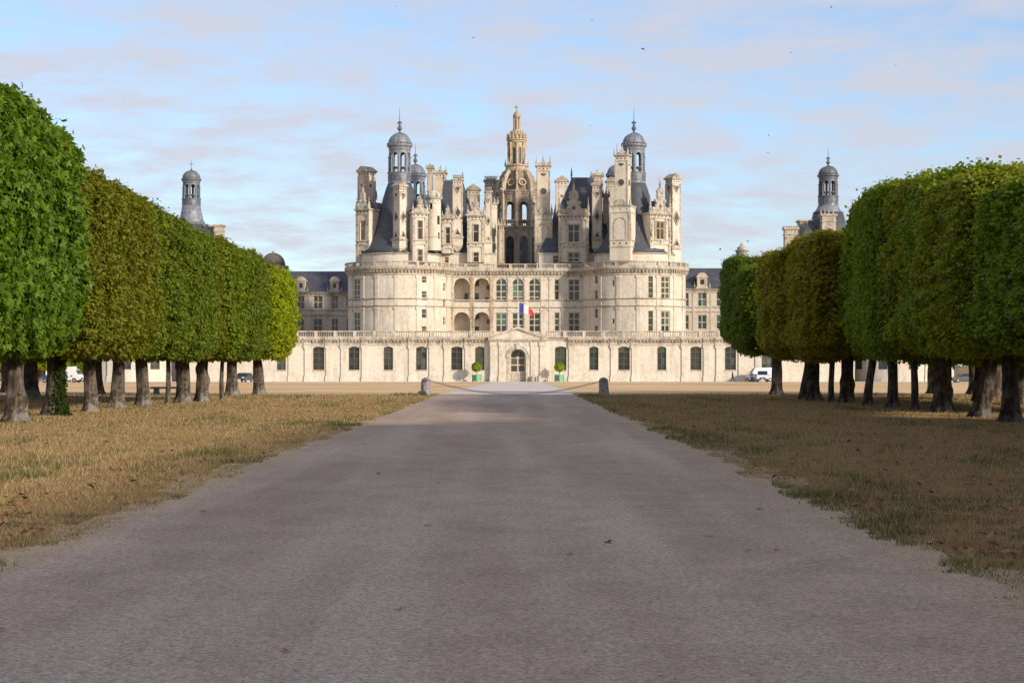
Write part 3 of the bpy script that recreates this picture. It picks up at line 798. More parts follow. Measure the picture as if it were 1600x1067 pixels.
    gi = MB(); tri(gi, 0, -.13, H+.3, gw*.30, gh_*.26) if w_ < 4 else disc(gi, 0, -.13, H+.16+gh_*.2, gw*.14, 12); disc(gi, 0, -.15, za+gh_*.08+.05, .13)
    if w_ < 4: ob('gable_shell', gi, TRIM, o)
    else: ob('gable_shell', gi, INLAY, o)
    ob('pinnacle', pinnacle_mesh(gh_*.40, .30), None, o, (0, .15, za+gh_*.24))
    for sx in (-1, 1):
        ob('pinnacle', pinnacle_mesh(gh_*.55, .34), None, o, (sx*(hw-.12), .12, H+.16)); ob('pinnacle', pinnacle_mesh(gh_*.24, .2), None, o, (sx*aw*.95, .15, za+.14))
    if roof:
        rf = MB(); rh = gh_*.42
        rf.add([(-hw*.9,.46,H+.165),(hw*.9,.46,H+.165),(hw*.9,depth+1,H+.165),(-hw*.9,depth+1,H+.165),(0,.46,H+rh),(0,depth+2.5,H+rh)],
               [(0,1,4),(1,2,5,4),(3,0,4,5),(2,3,5)])
        ob('roof', rf, SLATE, o)
    return o

def chimney(px, D, wpx, yt, yb, style='diamond', top='gable', rz=0, dm=None, base=None, tint=None, corbel=False, ytop=None):
    """yt: top of the cornice, yb: foot of the shaft; base=(wpx, y_bottom) adds a wider lower storey"""
    s = F/D; w_ = wpx/s; dp = dm or w_; hw = w_/2; hd = dp/2
    zb = Z(base[1], D) if base else Z(yb, D)
    zf = Z(yb, D)-zb; H = Z(yt, D)-zb
    c = MB()
    c.bx(-hw, hw, -hd, hd, zf, H)
    if base:
        bw = base[0]/s/2
        bd = bw*(dp/w_) if dp/w_ < 1.2 else hd+.4
        if corbel:
            n4 = [(-hw*.35,-hd*.35,0),(hw*.35,-hd*.35,0),(hw*.35,hd*.35,0),(-hw*.35,hd*.35,0),(-bw,-bd,zf*.38),(bw,-bd,zf*.38),(bw,bd,zf*.38),(-bw,bd,zf*.38)]
            c.add(n4, [(0,1,5,4),(1,2,6,5),(2,3,7,6),(3,0,4,7)]); c.bx(-bw, bw, -bd, bd, zf*.38, zf-.002)
        else: c.bx(-bw, bw, -bd, bd, 0, zf-.002)
    o = ob('chimney', c, STONE, KP, world=(X(px, D), D + (hd if not rz else 0), zb), rz=rz, color=tint)
    Hs = H-zf
    t = MB()
    e = .07
    for sx in (-1, 1):
        for sy in (-1, 1): t.bx(sx*hw-(.16 if sx > 0 else .07), sx*hw+(.16 if sx < 0 else .07), sy*hd-(.16 if sy > 0 else .07), sy*hd+(.16 if sy < 0 else .07), zf, H-1.3)
    t.bx(-hw-.16, hw+.16, -hd-.16, hd+.16, zf-.02, zf+.22); t.bx(-hw-.1, hw+.1, -hd-.1, hd+.1, H-1.3, H-1.15)
    t.bx(-hw-.16, hw+.16, -hd-.16, hd+.16, H-.32, H-.14); t.bx(-hw-.34, hw+.34, -hd-.34, hd+.34, H-.14, H+.12)
    if base:
        t.bx(-bw-.12, bw+.12, -bd-.12, bd+.12, zf-.4, zf-.16); t.bx(-bw-.24, bw+.24, -bd-.24, bd+.24, zf-.165, zf-.01)
        if not corbel and zf > 5:
            t.bx(-bw-.13, bw+.13, -bd-.13, bd+.13, zf*.36, zf*.36+.2); t.bx(-bw-.13, bw+.13, -bd-.13, bd+.13, zf*.24, zf*.24+.2); t.bx(-bw-.1, bw+.1, -bd-.1, bd+.1, zf*.86, zf*.86+.16)
            for sx in (-1, 1):
                t.bx(sx*(bw-.2)-.2, sx*(bw-.2)+.2, -bd-.12, -bd+.02, zf*.36+.2, zf*.86)
                t.bx(sx*bw-.02, sx*bw+.12, -bd-.02, -bd+.4, zf*.36+.2, zf*.86) if sx > 0 else t.bx(sx*bw-.12, sx*bw+.02, -bd-.02, -bd+.4, zf*.36+.2, zf*.86)
            n = 10; ar = bw*.55                                  # blind niche
            for k in range(n):
                a0 = PI*k/n; a1 = PI*(k+1)/n
                t.prism([(math.cos(a)*r_, zf*.66+math.sin(a)*r_) for a, r_ in ((a0, ar), (a1, ar), (a1, ar+.2), (a0, ar+.2))], -bd-.1, -bd+.02)
            for sx in (-1, 1): t.bx(min(sx*ar, sx*(ar+.2)), max(sx*ar, sx*(ar+.2)), -bd-.1, -bd+.02, zf*.38+.2, zf*.66)
    # raised diagonal frames around the inlays
    i_ = MB()
    def face(mb_, fn):       # write on front, left and right faces
        for a, off in ((0, hd), (PI/2, hw), (-PI/2, hw)):
            half = hw if a == 0 else hd
            tmp = MB(); fn(tmp, half)
            M = Matrix.Rotation(a, 4, 'Z') @ Matrix.Translation((0, -off, 0)); mb_.join(tmp, M)
    def single(fn):          # each large slate shape is a piece of its own
        for a, off in ((0, hd), (PI/2, hw), (-PI/2, hw)):
            tmp = MB(); fn(tmp, hw if a == 0 else hd)
            ob('slate_inlay', MB().join(tmp, Matrix.Rotation(a, 4, 'Z') @ Matrix.Translation((0, -off, 0))), INLAY, o)
    q = Hs-1.3
    if style == 'diamond':
        single(lambda m_, h: m_.prism([(-h*.52, H-1.6), (h*.52, H-1.6), (0, H-1.6-h*.95)], -.03, .03))
        single(lambda m_, h: dia(m_, 0, -.01, zf+q*.47, h*.52, h*.95))
        single(lambda m_, h: tri(m_, 0, -.01, zf+.5, h*.52, h*.95))
        def f2(m_, h):
            k = h*.5
            def vee(x0, z0, x1, z1):
                d_ = .10; m_.prism([(x0-d_, z0), (x0+d_, z0), (x1+d_, z1), (x1-d_, z1)], -.16, .02)
            for sx in (-1, 1):
                vee(sx*k*1.45, zf+q*.47, 0, zf+q*.47+k*2.7); vee(sx*k*1.45, zf+q*.47, 0, zf+q*.47-k*2.7)
                vee(sx*k*1.5, H-1.5, 0, H-1.5-k*2.7); vee(sx*k*1.5, zf+.3, 0, zf+.3+k*2.8)
        face(t, f2)
    elif style == 'disc':
        single(lambda m_, h: disc(m_, 0, -.01, zf+q*.52, h*.48, 14))
        single(lambda m_, h: m_.prism([(h*.4*math.cos(PI+PI*k/7), H-1.75+h*.4*math.sin(PI+PI*k/7)) for k in range(8)], -.03, .03))
        def f2(m_, h):
            r_ = h*.48
            for k in range(14):
                a0 = 2*PI*k/14; a1 = 2*PI*(k+1)/14
                m_.prism([(math.cos(a)*rr, zf+q*.52+math.sin(a)*rr) for a, rr in ((a0, r_), (a1, r_), (a1, r_+.16), (a0, r_+.16))], -.1, .02)
        face(t, f2)
    elif style == 'panel':
        def f2(m_, h):
            for sx in (-1, 1): m_.bx(sx*h*.62-.06, sx*h*.62+.06, -.07, .02, zf+.5, H-1.6)
            m_.bx(-h*.62, h*.62, -.068, .02, H-1.72, H-1.6); m_.bx(-h*.62, h*.62, -.068, .02, zf+.5, zf+.62)
        face(t, f2)
        single(lambda m_, h: tri(m_, 0, -.01, zf+q*.72, h*.3, -h*.5))
    def fr_(m_, h):
        n_ = 3 if h > .7 else 2
        for k in range(n_): disc(m_, (k-(n_-1)/2)*h*(.62 if n_ == 3 else .8), -.01, H-.72, .17)
    face(i_, fr_)
    if base and not corbel and zf > 5:
        for k in (-.6, 0, .6): disc(i_, bw*k, -bd-.01, zf*.30+.1, .2); disc(i_, bw*k*1.1, -bd-.01, zf*.93, .13)
    ob('moulding', t, TRIM, o, color=tint); ob('inlay_dots', i_, INLAY, o, kind='stuff')
    if top == 'gable':
        g_ = MB().prism([(-hw-.32, H+.12), (hw+.32, H+.12), (0, H+.12+w_*.42)], -hd-.3, hd+.3); disc(g_, 0, -hd-.31, H+.12+w_*.13, w_*.07)
        ob('cap', g_, STONE2, o, color=(.8, .78, .76))
    elif top == 'rail':
        g_ = MB(); n_ = max(5, int(w_/.3))
        for k in range(n_+1):
            x = -hw+w_*k/n_
            for y in (-hd, hd): g_.bx(x-.06, x+.06, y-.06, y+.06, H+.12, H+.8)
        for y in (-hd, hd): g_.bx(-hw-.1, hw+.1, y-.08, y+.08, H+.8, H+.95)
        g_.bx(-hw*.8, hw*.8, -hd*.8, hd*.8, H+.12, H+.45)
        ob('cap', g_, STONE2, o, color=(.7, .66, .62))
    else:
        g_ = MB().prism([(-hw*.75, H+.12), (hw*.75, H+.12), (0, H+.12+w_*.38)], -hd*.96, hd*.96)
        n_ = 10; disc(g_, 0, -hd*.96, H+.12+w_*.12, w_*.1)
        g_.bx(-hw*.8, hw*.8, -hd*.8, hd*.8, H+.12, H+.5)
        ob('cap', g_, STONE2, o)
        hp = (Z(ytop, D)-zb-H-.12) if ytop else w_*.75
        for sx in (-1, 1):
            for sy in (-1, 1): ob('pinnacle', pinnacle_mesh(hp*.85, .24), None, o, (sx*(hw+.08), sy*(hd+.05), H+.12))
        ob('pinnacle', pinnacle_mesh(hp*.72, .26), None, o, (0, -hd*.3, H+.12+w_*.3))
    if base and not corbel and zf > 5:
        for sx in (-1, 1): ob('pinnacle', pinnacle_mesh(1.9, .3), None, o, (sx*(bw-.1), -bd+.1, zf-.01))
        ob('niche_shell', MB().prism([(bw*.5*math.cos(PI*k/10), zf+.05+bw*.62*math.sin(PI*k/10)) for k in range(11)], -bd-.05, -hd+.02), STONE2, o)
    return o

def lantern_tower(cx, cy, zoff=0, s=1.0, mat=LEAD, parent=KP, fancy=True):
    """lead drum, open arcade, ribbed dome and spike above a slate cone"""
    o = ob('roof_lantern', MB().lathe([(2.5, 39.6), (2.42, 40.2), (2.42, 42.0), (2.62, 42.05), (2.62, 42.25), (2.2, 42.3)], 28), mat, parent, loc=Vector((cx, cy, zoff)) - WL[parent.name], scale=(s, s, 1) if s != 1 else None)
    pn = MB()
    for k in range(14):
        a = 2*PI*k/14; pn.join(MB().bx(-.42, .42, -2.46, -2.38, 40.45, 41.75), Matrix.Rotation(a, 4, 'Z'))
    ob('drum_panels', pn, DLEAD, o)
    Rl = 2.28; P = ring(0, 0, Rl); per = 2*PI*Rl
    aw = per/8*.66
    ops_ = [((k+.5)*per/8-aw/2-per/2, (k+.5)*per/8+aw/2-per/2, 42.3, 46.4, aw/2, .42) for k in range(8)]
    a_ = MB().wall(P, -per/2, per/2, 42.3, 47.0, ops_, .42, .35)
    Pi = ring(0, 0, Rl-.42); k_ = (Rl-.42)/Rl
    a_.wall(Pi, -per/2*k_, per/2*k_, 42.3, 47.0, [(q[0]*k_, q[1]*k_, q[2], q[3], q[4]*k_, .001) for q in ops_], .001, .35)
    ob('arcade', a_, mat, o)
    for k in range(8):
        an = 2*PI*k/8
        c_ = MB().lathe([(.2, 42.3), (.2, 42.6), (.14, 42.65), (.13, 45.3), (.22, 45.5), (.22, 45.7)], 8, (Rl*math.sin(an+PI), -Rl*math.cos(an+PI), 0))
        ob('column', c_, mat, o)
    rl = MB()
    for k in range(48):
        an = 2*PI*k/48; rl.bx(math.sin(an)*2.2-.03, math.sin(an)*2.2+.03, math.cos(an)*2.2-.03, math.cos(an)*2.2+.03, 42.25, 43.35)
    rl.lathe([(2.14, 43.3), (2.26, 43.3), (2.26, 43.42), (2.14, 43.42)], 32)
    ob('railing', rl, DLEAD, o)
    ob('cornice', MB().lathe([(2.2, 47.0), (2.35, 47.1), (2.35, 47.5), (2.6, 47.75), (2.72, 47.95), (2.72, 48.15), (2.4, 48.2)], 28), mat, o)
    if fancy:
        cr = MB()
        for k in range(24):
            an = 2*PI*k/24; cr.lathe([(.10, 0), (.16, .15), (.05, .42)], 5, (2.6*math.sin(an), 2.6*math.cos(an), 48.15))
        ob('cresting', cr, mat, o, kind='stuff')
    dm = MB().lathe([(2.4*math.cos(t_), 48.2+2.55*math.sin(t_)) for t_ in [R(x) for x in (0, 15, 30, 45, 60, 72, 82)]], 28)
    d_ = ob('dome', dm, mat, o, smooth=True)
    rb = MB()
    for k in range(16):
        an = 2*PI*k/16
        rb.tube([(math.cos(an)*2.43*math.cos(t_), math.sin(an)*2.43*math.cos(t_), 48.2+2.58*math.sin(t_)) for t_ in [R(x) for x in (0, 20, 40, 60, 80)]], .06, 4)
    ob('dome_ribs', rb, mat, o)
    fin = MB().lathe([(.5, 50.6), (.25, 50.9), (.22, 51.2), (.5, 51.5), (.52, 51.8), (.2, 52.2), (.3, 52.35), (.12, 52.6), (.08, 53.6), (.03, 55.9)], 10)
    for an in (0, PI/2):
        fin.join(MB().prism([(-.55, 52.9), (-.42, 52.6), (0, 52.75), (.42, 52.6), (.55, 52.9), (.25, 53.1), (0, 53.35), (-.25, 53.1)], -.06, .06), Matrix.Rotation(an, 4, 'Z'))
    ob('finial', fin, DLEAD, o)
    return o

# ---- slate roofs of the towers, attic walls
ZA = 24.75
for cx in TX:
    P = ring(cx, YK, 8.5)
    wpart('attic_wall', MB().wall(P, -8.5*R(140), 8.5*R(140), ZT, ZA, [], .2, .7), STONE, KP)
    wpart('eave', MB().lathe([(8.4, ZA-.15), (8.85, ZA-.02), (8.85, ZA+.14), (8.4, ZA+.16)], 48, (cx, YK, 0)), TRIM, KP)
    wpart('cone_roof', MB().lathe([(8.7, ZA+.1), (7.7, 25.9), (6.6, 27.6), (5.6, 29.6), (4.8, 31.9), (4.1, 34.4), (3.55, 36.8), (2.9, 38.9), (2.5, 40.0)], 48, (cx, YK, 0)), SLATE, KP, smooth=True)
    lantern_tower(cx, YK)
for cx in (X(649, 416), X(964, 416)):
    wpart('cone_roof', MB().lathe([(8.7, ZA), (6.6, 27.6), (4.8, 31.9), (3.55, 36.8), (2.5, 40.0)], 32, (cx, 416, 0)), SLATE, KP, smooth=True)
    lantern_tower(cx, 416, -.9)
def hip(x0, x1, y0, y1, z0, rx0, rx1, ry, z1, name='roof', parent=None, mat=None):
    m = MB().add([(x0,y0,z0),(x1,y0,z0),(x1,y1,z0),(x0,y1,z0),(rx0,ry,z1),(rx1,ry,z1)], [(0,1,5,4),(1,2,5),(2,3,4,5),(3,0,4),(3,2,1,0)])
    o = wpart(name, m, mat or SLATE, parent or KP)
    wpart('ridge', MB().tube([(rx0-.1,ry,z1+.05),(rx1+.1,ry,z1+.05)], .18, 6), LEAD, parent or KP)
    return o
YA = 370.0
def attic(p0, p1, ywin=()):
    x0, x1 = X(p0, YA), X(p1, YA); za = Z(396.5, YA)
    m = MB().wall(lambda u, d, z: (u, YA+d, z), x0, x1, ZT, za, [(X(a,YA), X(b,YA), max(ZT+.05, Z(d_,YA)), Z(c,YA)) for a, b, c, d_ in ywin], .3)
    for xx, q in ((x0, 1), (x1, 0)): m.add([(xx,YA,ZT),(xx,YA+16,ZT),(xx,YA+16,za),(xx,YA,za)], [(0,1,2,3)])
    wpart('attic_wall', m, STONE, KP)
    wpart('eave', MB().bx(x0-.2, x1+.2, YA-.25, YA+.1, za-.1, za+.16), TRIM, KP)
    for a, b, c, d_ in ywin:
        zb = max(ZT+.05, Z(d_,YA)); window(KP, ((X(a,YA)+X(b,YA))/2, YA+.16, zb), 0, X(b,YA)-X(a,YA), Z(c,YA)-zb, 1, (.6, 1), 0, .09, CREAM, RED, world=True)
    return x0, x1, za
a0, a1, za = attic(678, 776, [(694.5, 701, 402, 411)])
hip(a0, a1-2.6, YA-.15, YA+15, za+.12, X(693, 378), X(723, 378), 378, Z(283, 378))
a0, a1, za = attic(842, 945, [(864, 873, 399.5, 411)])
hip(a0, a1+2, YA-.15, YA+15, za+.12, X(893, 378), X(927, 378), 378, Z(279, 378))
for p0, p1, yr in ((690, 750, 300), (860, 930, 297)):      # rear pavilion roofs
    hip(X(p0-10, 400), X(p1+12, 400), 396, 412, 25, X(p0+12, 404), X(p1-12, 404), 404, Z(yr, 404))

# ---- dormers (left to right)
dormer(566.5, 362.5, 25, 410, 327.5, 293, 9, [(345.5, 375.5, (.62, 1)), (392, 410, (.5, 1))], rz=R(-30), depth=6)
dormer(656.5, 357.6, 25, 410, 332.5, 305, 8, [(345, 374.5, (.62, 1)), (390, 410, (.5, 1))], rz=R(20), cols=1, depth=5)
dormer(699.5, 368.8, 19, 396, 341, 321, 7.2, [(355.5, 381, (.6, 1))], cols=1, depth=5)
dormer(743.5, 368.4, 27, 410, 336.5, 309, 9, [(351, 378.5, (.6, 1)), (394.5, 410, (.6, 1))], cols=1, depth=6)
dormer(896.5, 368.2, 47, 410, 336, 286, 18.5, [(351, 379, (.62, 1)), (394.5, 410, (.45, 1))], depth=7, tint=(.92, .91, .9))
dormer(1032, 360, 38, 409, 334, 282, 14, [(346.5, 374.5, (.62, 1)), (389.5, 409, (.5, 1))], rz=R(27), depth=6, mull=mat_simple('ochre_frame', (.50, .36, .17), .7, .15, 3))

# ---- chimneys (left to right)
chimney(573, 372, 17, 268.5, 318, 'panel', 'gable', rz=R(-40), dm=3.0, tint=(.96, .9, .82))
chimney(625, 358.5, 14.5, 288, 375, 'diamond', 'none_', rz=R(45), base=(17, 398), corbel=True) if False else chimney(625, 358.5, 14.5, 291, 374, 'diamond', 'gable', rz=R(45), base=(17.5, 397), corbel=True)
chimney(672, 392, 9, 262, 300, 'plain', 'pinn', tint=(.85, .8, .74), ytop=255)
chimney(688, 394, 17, 270, 330, 'plain', 'pinn', ytop=258, tint=(.95, .88, .78))
chimney(715, 369.3, 14.5, 280.5, 370, 'diamond', 'rail', base=(16.5, 393), corbel=True)
chimney(739.5, 384, 19, 296, 345, 'panel', 'gable', tint=(.85, .82, .78))
chimney(767, 396, 19, 282, 345, 'disc', 'rail', tint=(.78, .76, .74))
chimney(763, 372, 9.5, 299.5, 378, 'diamond', 'rail', base=(12, 410))
chimney(849, 372, 20, 258.5, 333, 'disc', 'pinn', base=(27, 409), ytop=241, tint=(.93, .9, .85))
chimney(878, 392, 18, 282.5, 340, 'panel', 'gable')
chimney(933.5, 394, 17, 274, 340, 'plain', 'pinn', ytop=266, tint=(.85, .8, .75))
chimney(933, 369.3, 14.5, 288.5, 374, 'diamond', 'gable', base=(16.5, 396), corbel=True, tint=(.85, .84, .84))
chimney(955, 388, 14, 283, 340, 'plain', 'gable', tint=(.8, .79, .78))
chimney(973, 358.5, 20, 243.5, 322, 'disc', 'pinn', rz=R(-18), base=(33, 408), ytop=229)
chimney(1051.5, 366.5, 16.5, 279.5, 388, 'diamond', 'gable', rz=R(35), base=(18, 411))

chimney(705, 402, 11, 289, 340, 'panel', 'pinn', ytop=280, tint=(.8, .77, .73))
chimney(914, 402, 12, 288, 340, 'panel', 'pinn', ytop=279, tint=(.82, .79, .76))
chimney(783.5, 374, 8, 352, 411, 'panel', 'pinn', ytop=339, tint=(.85, .82, .78))
chimney(1017, 378, 10, 318, 345, 'plain', 'pinn', ytop=307, tint=(.8, .77, .73))
chimney(947, 372, 8, 306, 350, 'plain', 'pinn', ytop=293, tint=(.85, .82, .78))
for px_, D_, y_, h_ in ((693, 378, 283, 2.2), (723, 378, 283, 2.2), (893, 378, 279, 2.4), (588, 368, 312, 2.0)):
    ob('ridge_finial', MB().lathe([(.3, 0), (.14, .2), (.12, .5), (.28, .75), (.1, 1.0), (.2, 1.15), (.03, h_)], 8), DLEAD, KP, world=(X(px_, D_), D_, Z(y_, D_)))
# ---- stair turrets with little domes
def turret(px, D, rpx, yb, yt, yd, dome_mat, slits=()):
    s = F/D; r = rpx/s; z0 = Z(yb, D); H = Z(yt, D)-z0; HD = Z(yd, D)-z0
    P = ring(0, 0, r)
    ops_ = [(r*R(a)-hwid, r*R(a)+hwid, Z(y1, D)-z0, Z(y0, D)-z0) for a, hwid, y0, y1 in slits]
    o = ob('stair_turret', MB().wall(P, -PI*r, PI*r, 0, H, ops_, .3, .4), STONE, KP, world=(X(px, D), D, z0))
    t = MB().lathe([(r, H-.1), (r+.2, H), (r+.32, H+.2), (r+.32, H+.35), (r, H+.4)], 24)
    t.lathe([(r-.05, H-.95), (r+.1, H-.9), (r+.1, H-.75), (r-.05, H-.7)], 24); t.lathe([(r-.05, H*.25), (r+.1, H*.25+.05), (r+.1, H*.25+.2), (r-.05, H*.25+.25)], 24)
    ob('moulding', t, TRIM, o)
    ob('dome', MB().lathe([(r*.98*math.cos(R(x)), H+.4+(HD-H-.4)*math.sin(R(x))) for x in (0, 15, 30, 45, 60, 75, 86)], 24), dome_mat, o, smooth=True)
    ob('finial', pinnacle_mesh(1.1, .2), None, o, (0, 0, HD-.1))
    for k in range(6):
        a = 2*PI*(k+.5)/6; ob('pinnacle', pinnacle_mesh(1.4, .2), None, o, ((r+.1)*math.sin(a), (r+.1)*math.cos(a), H+.35))
    i_ = MB()
    for k in range(10):
        a = 2*PI*k/10; tmp = MB(); disc(tmp, 0, -r+.0, H-.35, .12); i_.join(tmp, Matrix.Rotation(a, 4, 'Z'))
    ob('inlay_dots', i_, INLAY, o, kind='stuff')
    for (a, hwid, y0, y1), q in zip(slits, ops_):
        window(o, P(r*R(a), .2, q[2]), R(a), hwid*2, q[3]-q[2], 1, (1,), 0, .06, CREAM, ((.03,.045,.035),), flat=True)
    return o
turret(677.5, 361, 11.5, 392, 312, 297, mat_simple('pale_dome_stone', (.5, .46, .4), .8, .25, 2), [(-20, .36, 318, 328), (48, .42, 338, 352), (50, .3, 364, 374)])
turret(767.5, 378, 9.5, 410, 320, 308.5, DLEAD, [(45, .3, 360, 370), (45, .3, 382, 391)])

# ---- central lantern tower with its great open crown
CX, CY = X(807.5, 391), 391.0
SC = F/CY
def zc_(py): return Z(py, CY)
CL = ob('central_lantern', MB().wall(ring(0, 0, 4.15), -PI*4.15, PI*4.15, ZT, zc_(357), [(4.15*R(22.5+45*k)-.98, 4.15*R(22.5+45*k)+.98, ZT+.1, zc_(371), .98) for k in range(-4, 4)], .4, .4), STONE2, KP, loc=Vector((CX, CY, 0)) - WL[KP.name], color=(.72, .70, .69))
for k in range(-4, 4):
    th = R(22.5+45*k); P = ring(0, 0, 4.15)
    if abs(k+.5) < 2: window(CL, P(4.15*th, .22, ZT+.1), th, 1.96, zc_(371)-ZT-.1, 2, (.12, .3, .48, .66, .84, 1), .98, .07, FRAME, ((.10,.11,.12), (.16,.17,.19), (.06,.065,.07)), flat=True)
    tb = R(45*k); M = Matrix.Rotation(tb, 4, 'Z')
    b = MB().bx(-.34, .34, -4.5, -4.05, ZT, zc_(361)); b.bx(-.46, .46, -4.62, -4.03, zc_(366), zc_(361.5)); b.bx(-.44, .44, -4.6, -4.03, ZT, ZT+.5)
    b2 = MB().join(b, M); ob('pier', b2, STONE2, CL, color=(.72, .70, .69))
m = MB().lathe([(4.1, zc_(362)), (4.35, zc_(361.5)), (4.4, zc_(358.5)), (4.75, zc_(357.5)), (4.75, zc_(356)), (4.0, zc_(356))], 32)
m.lathe([(4.4, zc_(356.2)), (4.6, zc_(356.2)), (4.6, zc_(355)), (4.4, zc_(355))], 32); m.lathe([(4.38, zc_(347)), (4.64, zc_(347)), (4.64, zc_(345.6)), (4.38, zc_(345.6))], 32)
ob('parapet', m, TRIM, CL, color=(.75, .72, .70))
m = MB(); unit = bal_unit(zc_(347)-zc_(355), .1)
for k in range(64): m.join(unit, Matrix.Translation((4.5*math.sin(2*PI*k/64), 4.5*math.cos(2*PI*k/64), zc_(355))))
ob('balusters', m, TRIM, CL, kind='stuff')
# open arcaded storey
Rl = 4.2; per = 2*PI*Rl; aw = 2.15
arc_ops = [((k+.5)*per/8-aw/2-per/2, (k+.5)*per/8+aw/2-per/2, zc_(356), zc_(317.5), aw/2, .5) for k in range(8)]
m = MB().wall(ring(0, 0, Rl), -per/2, per/2, zc_(356), zc_(303), arc_ops, .5, .4)
kk = (Rl-.5)/Rl
m.wall(ring(0, 0, Rl-.5), -per/2*kk, per/2*kk, zc_(356), zc_(303), [(q[0]*kk, q[1]*kk, q[2], q[3], q[4]*kk, .001) for q in arc_ops], .001, .4)
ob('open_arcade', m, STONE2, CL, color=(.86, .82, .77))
m = MB().lathe([(4.1, zc_(306)), (4.4, zc_(305.5)), (4.45, zc_(303)), (4.7, zc_(301.5)), (4.7, zc_(300)), (3.9, zc_(299.5))], 32)
ob('cornice', m, TRIM, CL, color=(.85, .8, .75))
# stair core
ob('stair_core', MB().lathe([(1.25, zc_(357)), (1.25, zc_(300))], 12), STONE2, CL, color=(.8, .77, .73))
for k in range(8):
    M = Matrix.Rotation(R(45*k), 4, 'Z')
    bt = MB().bx(-.32, .32, -4.75, -4.1, zc_(356), zc_(300)); bt.bx(-.42, .42, -4.85, -4.08, zc_(330), zc_(327)); bt.bx(-.42, .42, -4.85, -4.08, zc_(303), zc_(299))
    # curved flying buttress from the pier to the upper drum
    n = 9
    for i in range(n):
        t0, t1 = i/n, (i+1)/n
        f = lambda t: (-4.5 + 2.3*(1-math.cos(t*PI/2))**.9, zc_(300)+(zc_(266)-zc_(300))*math.sin(t*PI/2))
        (ya_, za_), (yb_, zb_) = f(t0), f(t1)
        bt.add([(-.2,ya_,za_),(.2,ya_,za_),(.2,yb_,zb_),(-.2,yb_,zb_),(-.2,ya_+.75,za_-.5),(.2,ya_+.75,za_-.5),(.2,yb_+.75,zb_-.5),(-.2,yb_+.75,zb_-.5)],
               [(0,1,2,3),(5,4,7,6),(0,3,7,4),(1,5,6,2)])
        if i % 2 == 0: bt.lathe([(.06,0),(.17,.14),(.02,.4)], 5, (0, ya_+.05, za_))
    b2 = MB().join(bt, M)
    bo = ob('flying_buttress', b2, STONE2, CL, color=(.98, .90, .78))
    an = R(45*k)
    ob('pinnacle', pinnacle_mesh(2.9, .32), None, CL, (4.45*math.sin(an), -4.45*math.cos(an), zc_(299.5)))
# inner vault shells between the buttresses, with roundels
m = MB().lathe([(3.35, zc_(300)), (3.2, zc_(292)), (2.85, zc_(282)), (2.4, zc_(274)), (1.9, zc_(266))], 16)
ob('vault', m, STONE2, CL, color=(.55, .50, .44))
m = MB()
for k in range(8):
    tmp = MB()
    for i in range(16):
        a0 = 2*PI*i/16; a1 = 2*PI*(i+1)/16
        tmp.prism([(math.cos(a)*r_, math.sin(a)*r_) for a, r_ in ((a0, .62), (a1, .62), (a1, .95), (a0, .95))], -.12, .12)
    m.join(tmp, Matrix.Rotation(R(45*k+22.5), 4, 'Z') @ Matrix.Translation((0, -3.25, zc_(287))) @ Matrix.Rotation(R(22), 4, 'X').inverted())
ob('roundels', m, TRIM, CL, color=(.95, .86, .74))
# upper drum, crown and top lantern
m = MB().lathe([(2.3, zc_(269)), (2.5, zc_(266)), (2.5, zc_(262)), (2.75, zc_(260.5)), (2.75, zc_(258.8)), (2.0, zc_(258.5))], 24)
ob('ring_moulding', m, TRIM, CL, color=(1., .9, .78))
Ru = 1.86; per = 2*PI*Ru
m = MB().wall(ring(0, 0, Ru), -per/2, per/2, zc_(259), zc_(223), [((k+.5)*per/8-.34-per/2, (k+.5)*per/8+.34-per/2, zc_(257), zc_(232), .34) for k in range(8)], .3, .3)
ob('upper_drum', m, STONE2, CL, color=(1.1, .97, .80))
for k in range(8):
    th = R(22.5+45*k); P = ring(0, 0, Ru)
    if math.cos(th) > 0: window(CL, P(Ru*th, .15, zc_(257)), th, .68, zc_(232)-zc_(257), 1, (.5, 1), .34, .05, IRON, ((.10,.13,.17),), flat=True)
    an = R(45*k)
    ob('column', MB().lathe([(.26, zc_(259)), (.26, zc_(257.5)), (.17, zc_(257)), (.16, zc_(228)), (.27, zc_(226)), (.27, zc_(224))], 8, ((Ru+.1)*math.sin(an), -(Ru+.1)*math.cos(an), 0)), STONE2, CL, color=(1.1, .97, .80))
    ob('pinnacle', pinnacle_mesh(1.5, .24), None, CL, (2.6*math.sin(an), -2.6*math.cos(an), zc_(259)))
m = MB().lathe([(1.9, zc_(224)), (2.1, zc_(223)), (2.1, zc_(221)), (2.35, zc_(220)), (2.35, zc_(218.5)), (1.9, zc_(218)), (1.75, zc_(213)), (1.3, zc_(207)), (.8, zc_(204))], 24)
ob('crown_ring', m, STONE2, CL, color=(1., .88, .72))
m = MB()
for k in range(16):
    an = 2*PI*k/16; m.lathe([(.12, 0), (.26, .3), (.1, .75), (.2, .95), (.02, 1.35)], 6, (2.1*math.sin(an), 2.1*math.cos(an), zc_(218.5)))
    m.lathe([(.12, 0), (.24, .3), (.1, .6), (.02, 1.1)], 6, (1.5*math.sin(an+.2), 1.5*math.cos(an+.2), zc_(212)))
ob('crown_ornaments', m, STONE2, CL, kind='stuff', color=(.9, .78, .62))
m = MB().lathe([(.95, zc_(206)), (.95, zc_(203)), (.55, zc_(202.5)), (.55, zc_(184)), (.85, zc_(183.5)), (.9, zc_(180)), (.7, zc_(179)), (.6, zc_(176.5)), (.2, zc_(174.5)), (.25, zc_(173.5)), (.12, zc_(172.5)), (.1, zc_(163))], 12)
ob('top_lantern', m, STONE2, CL, color=(1., .88, .72))
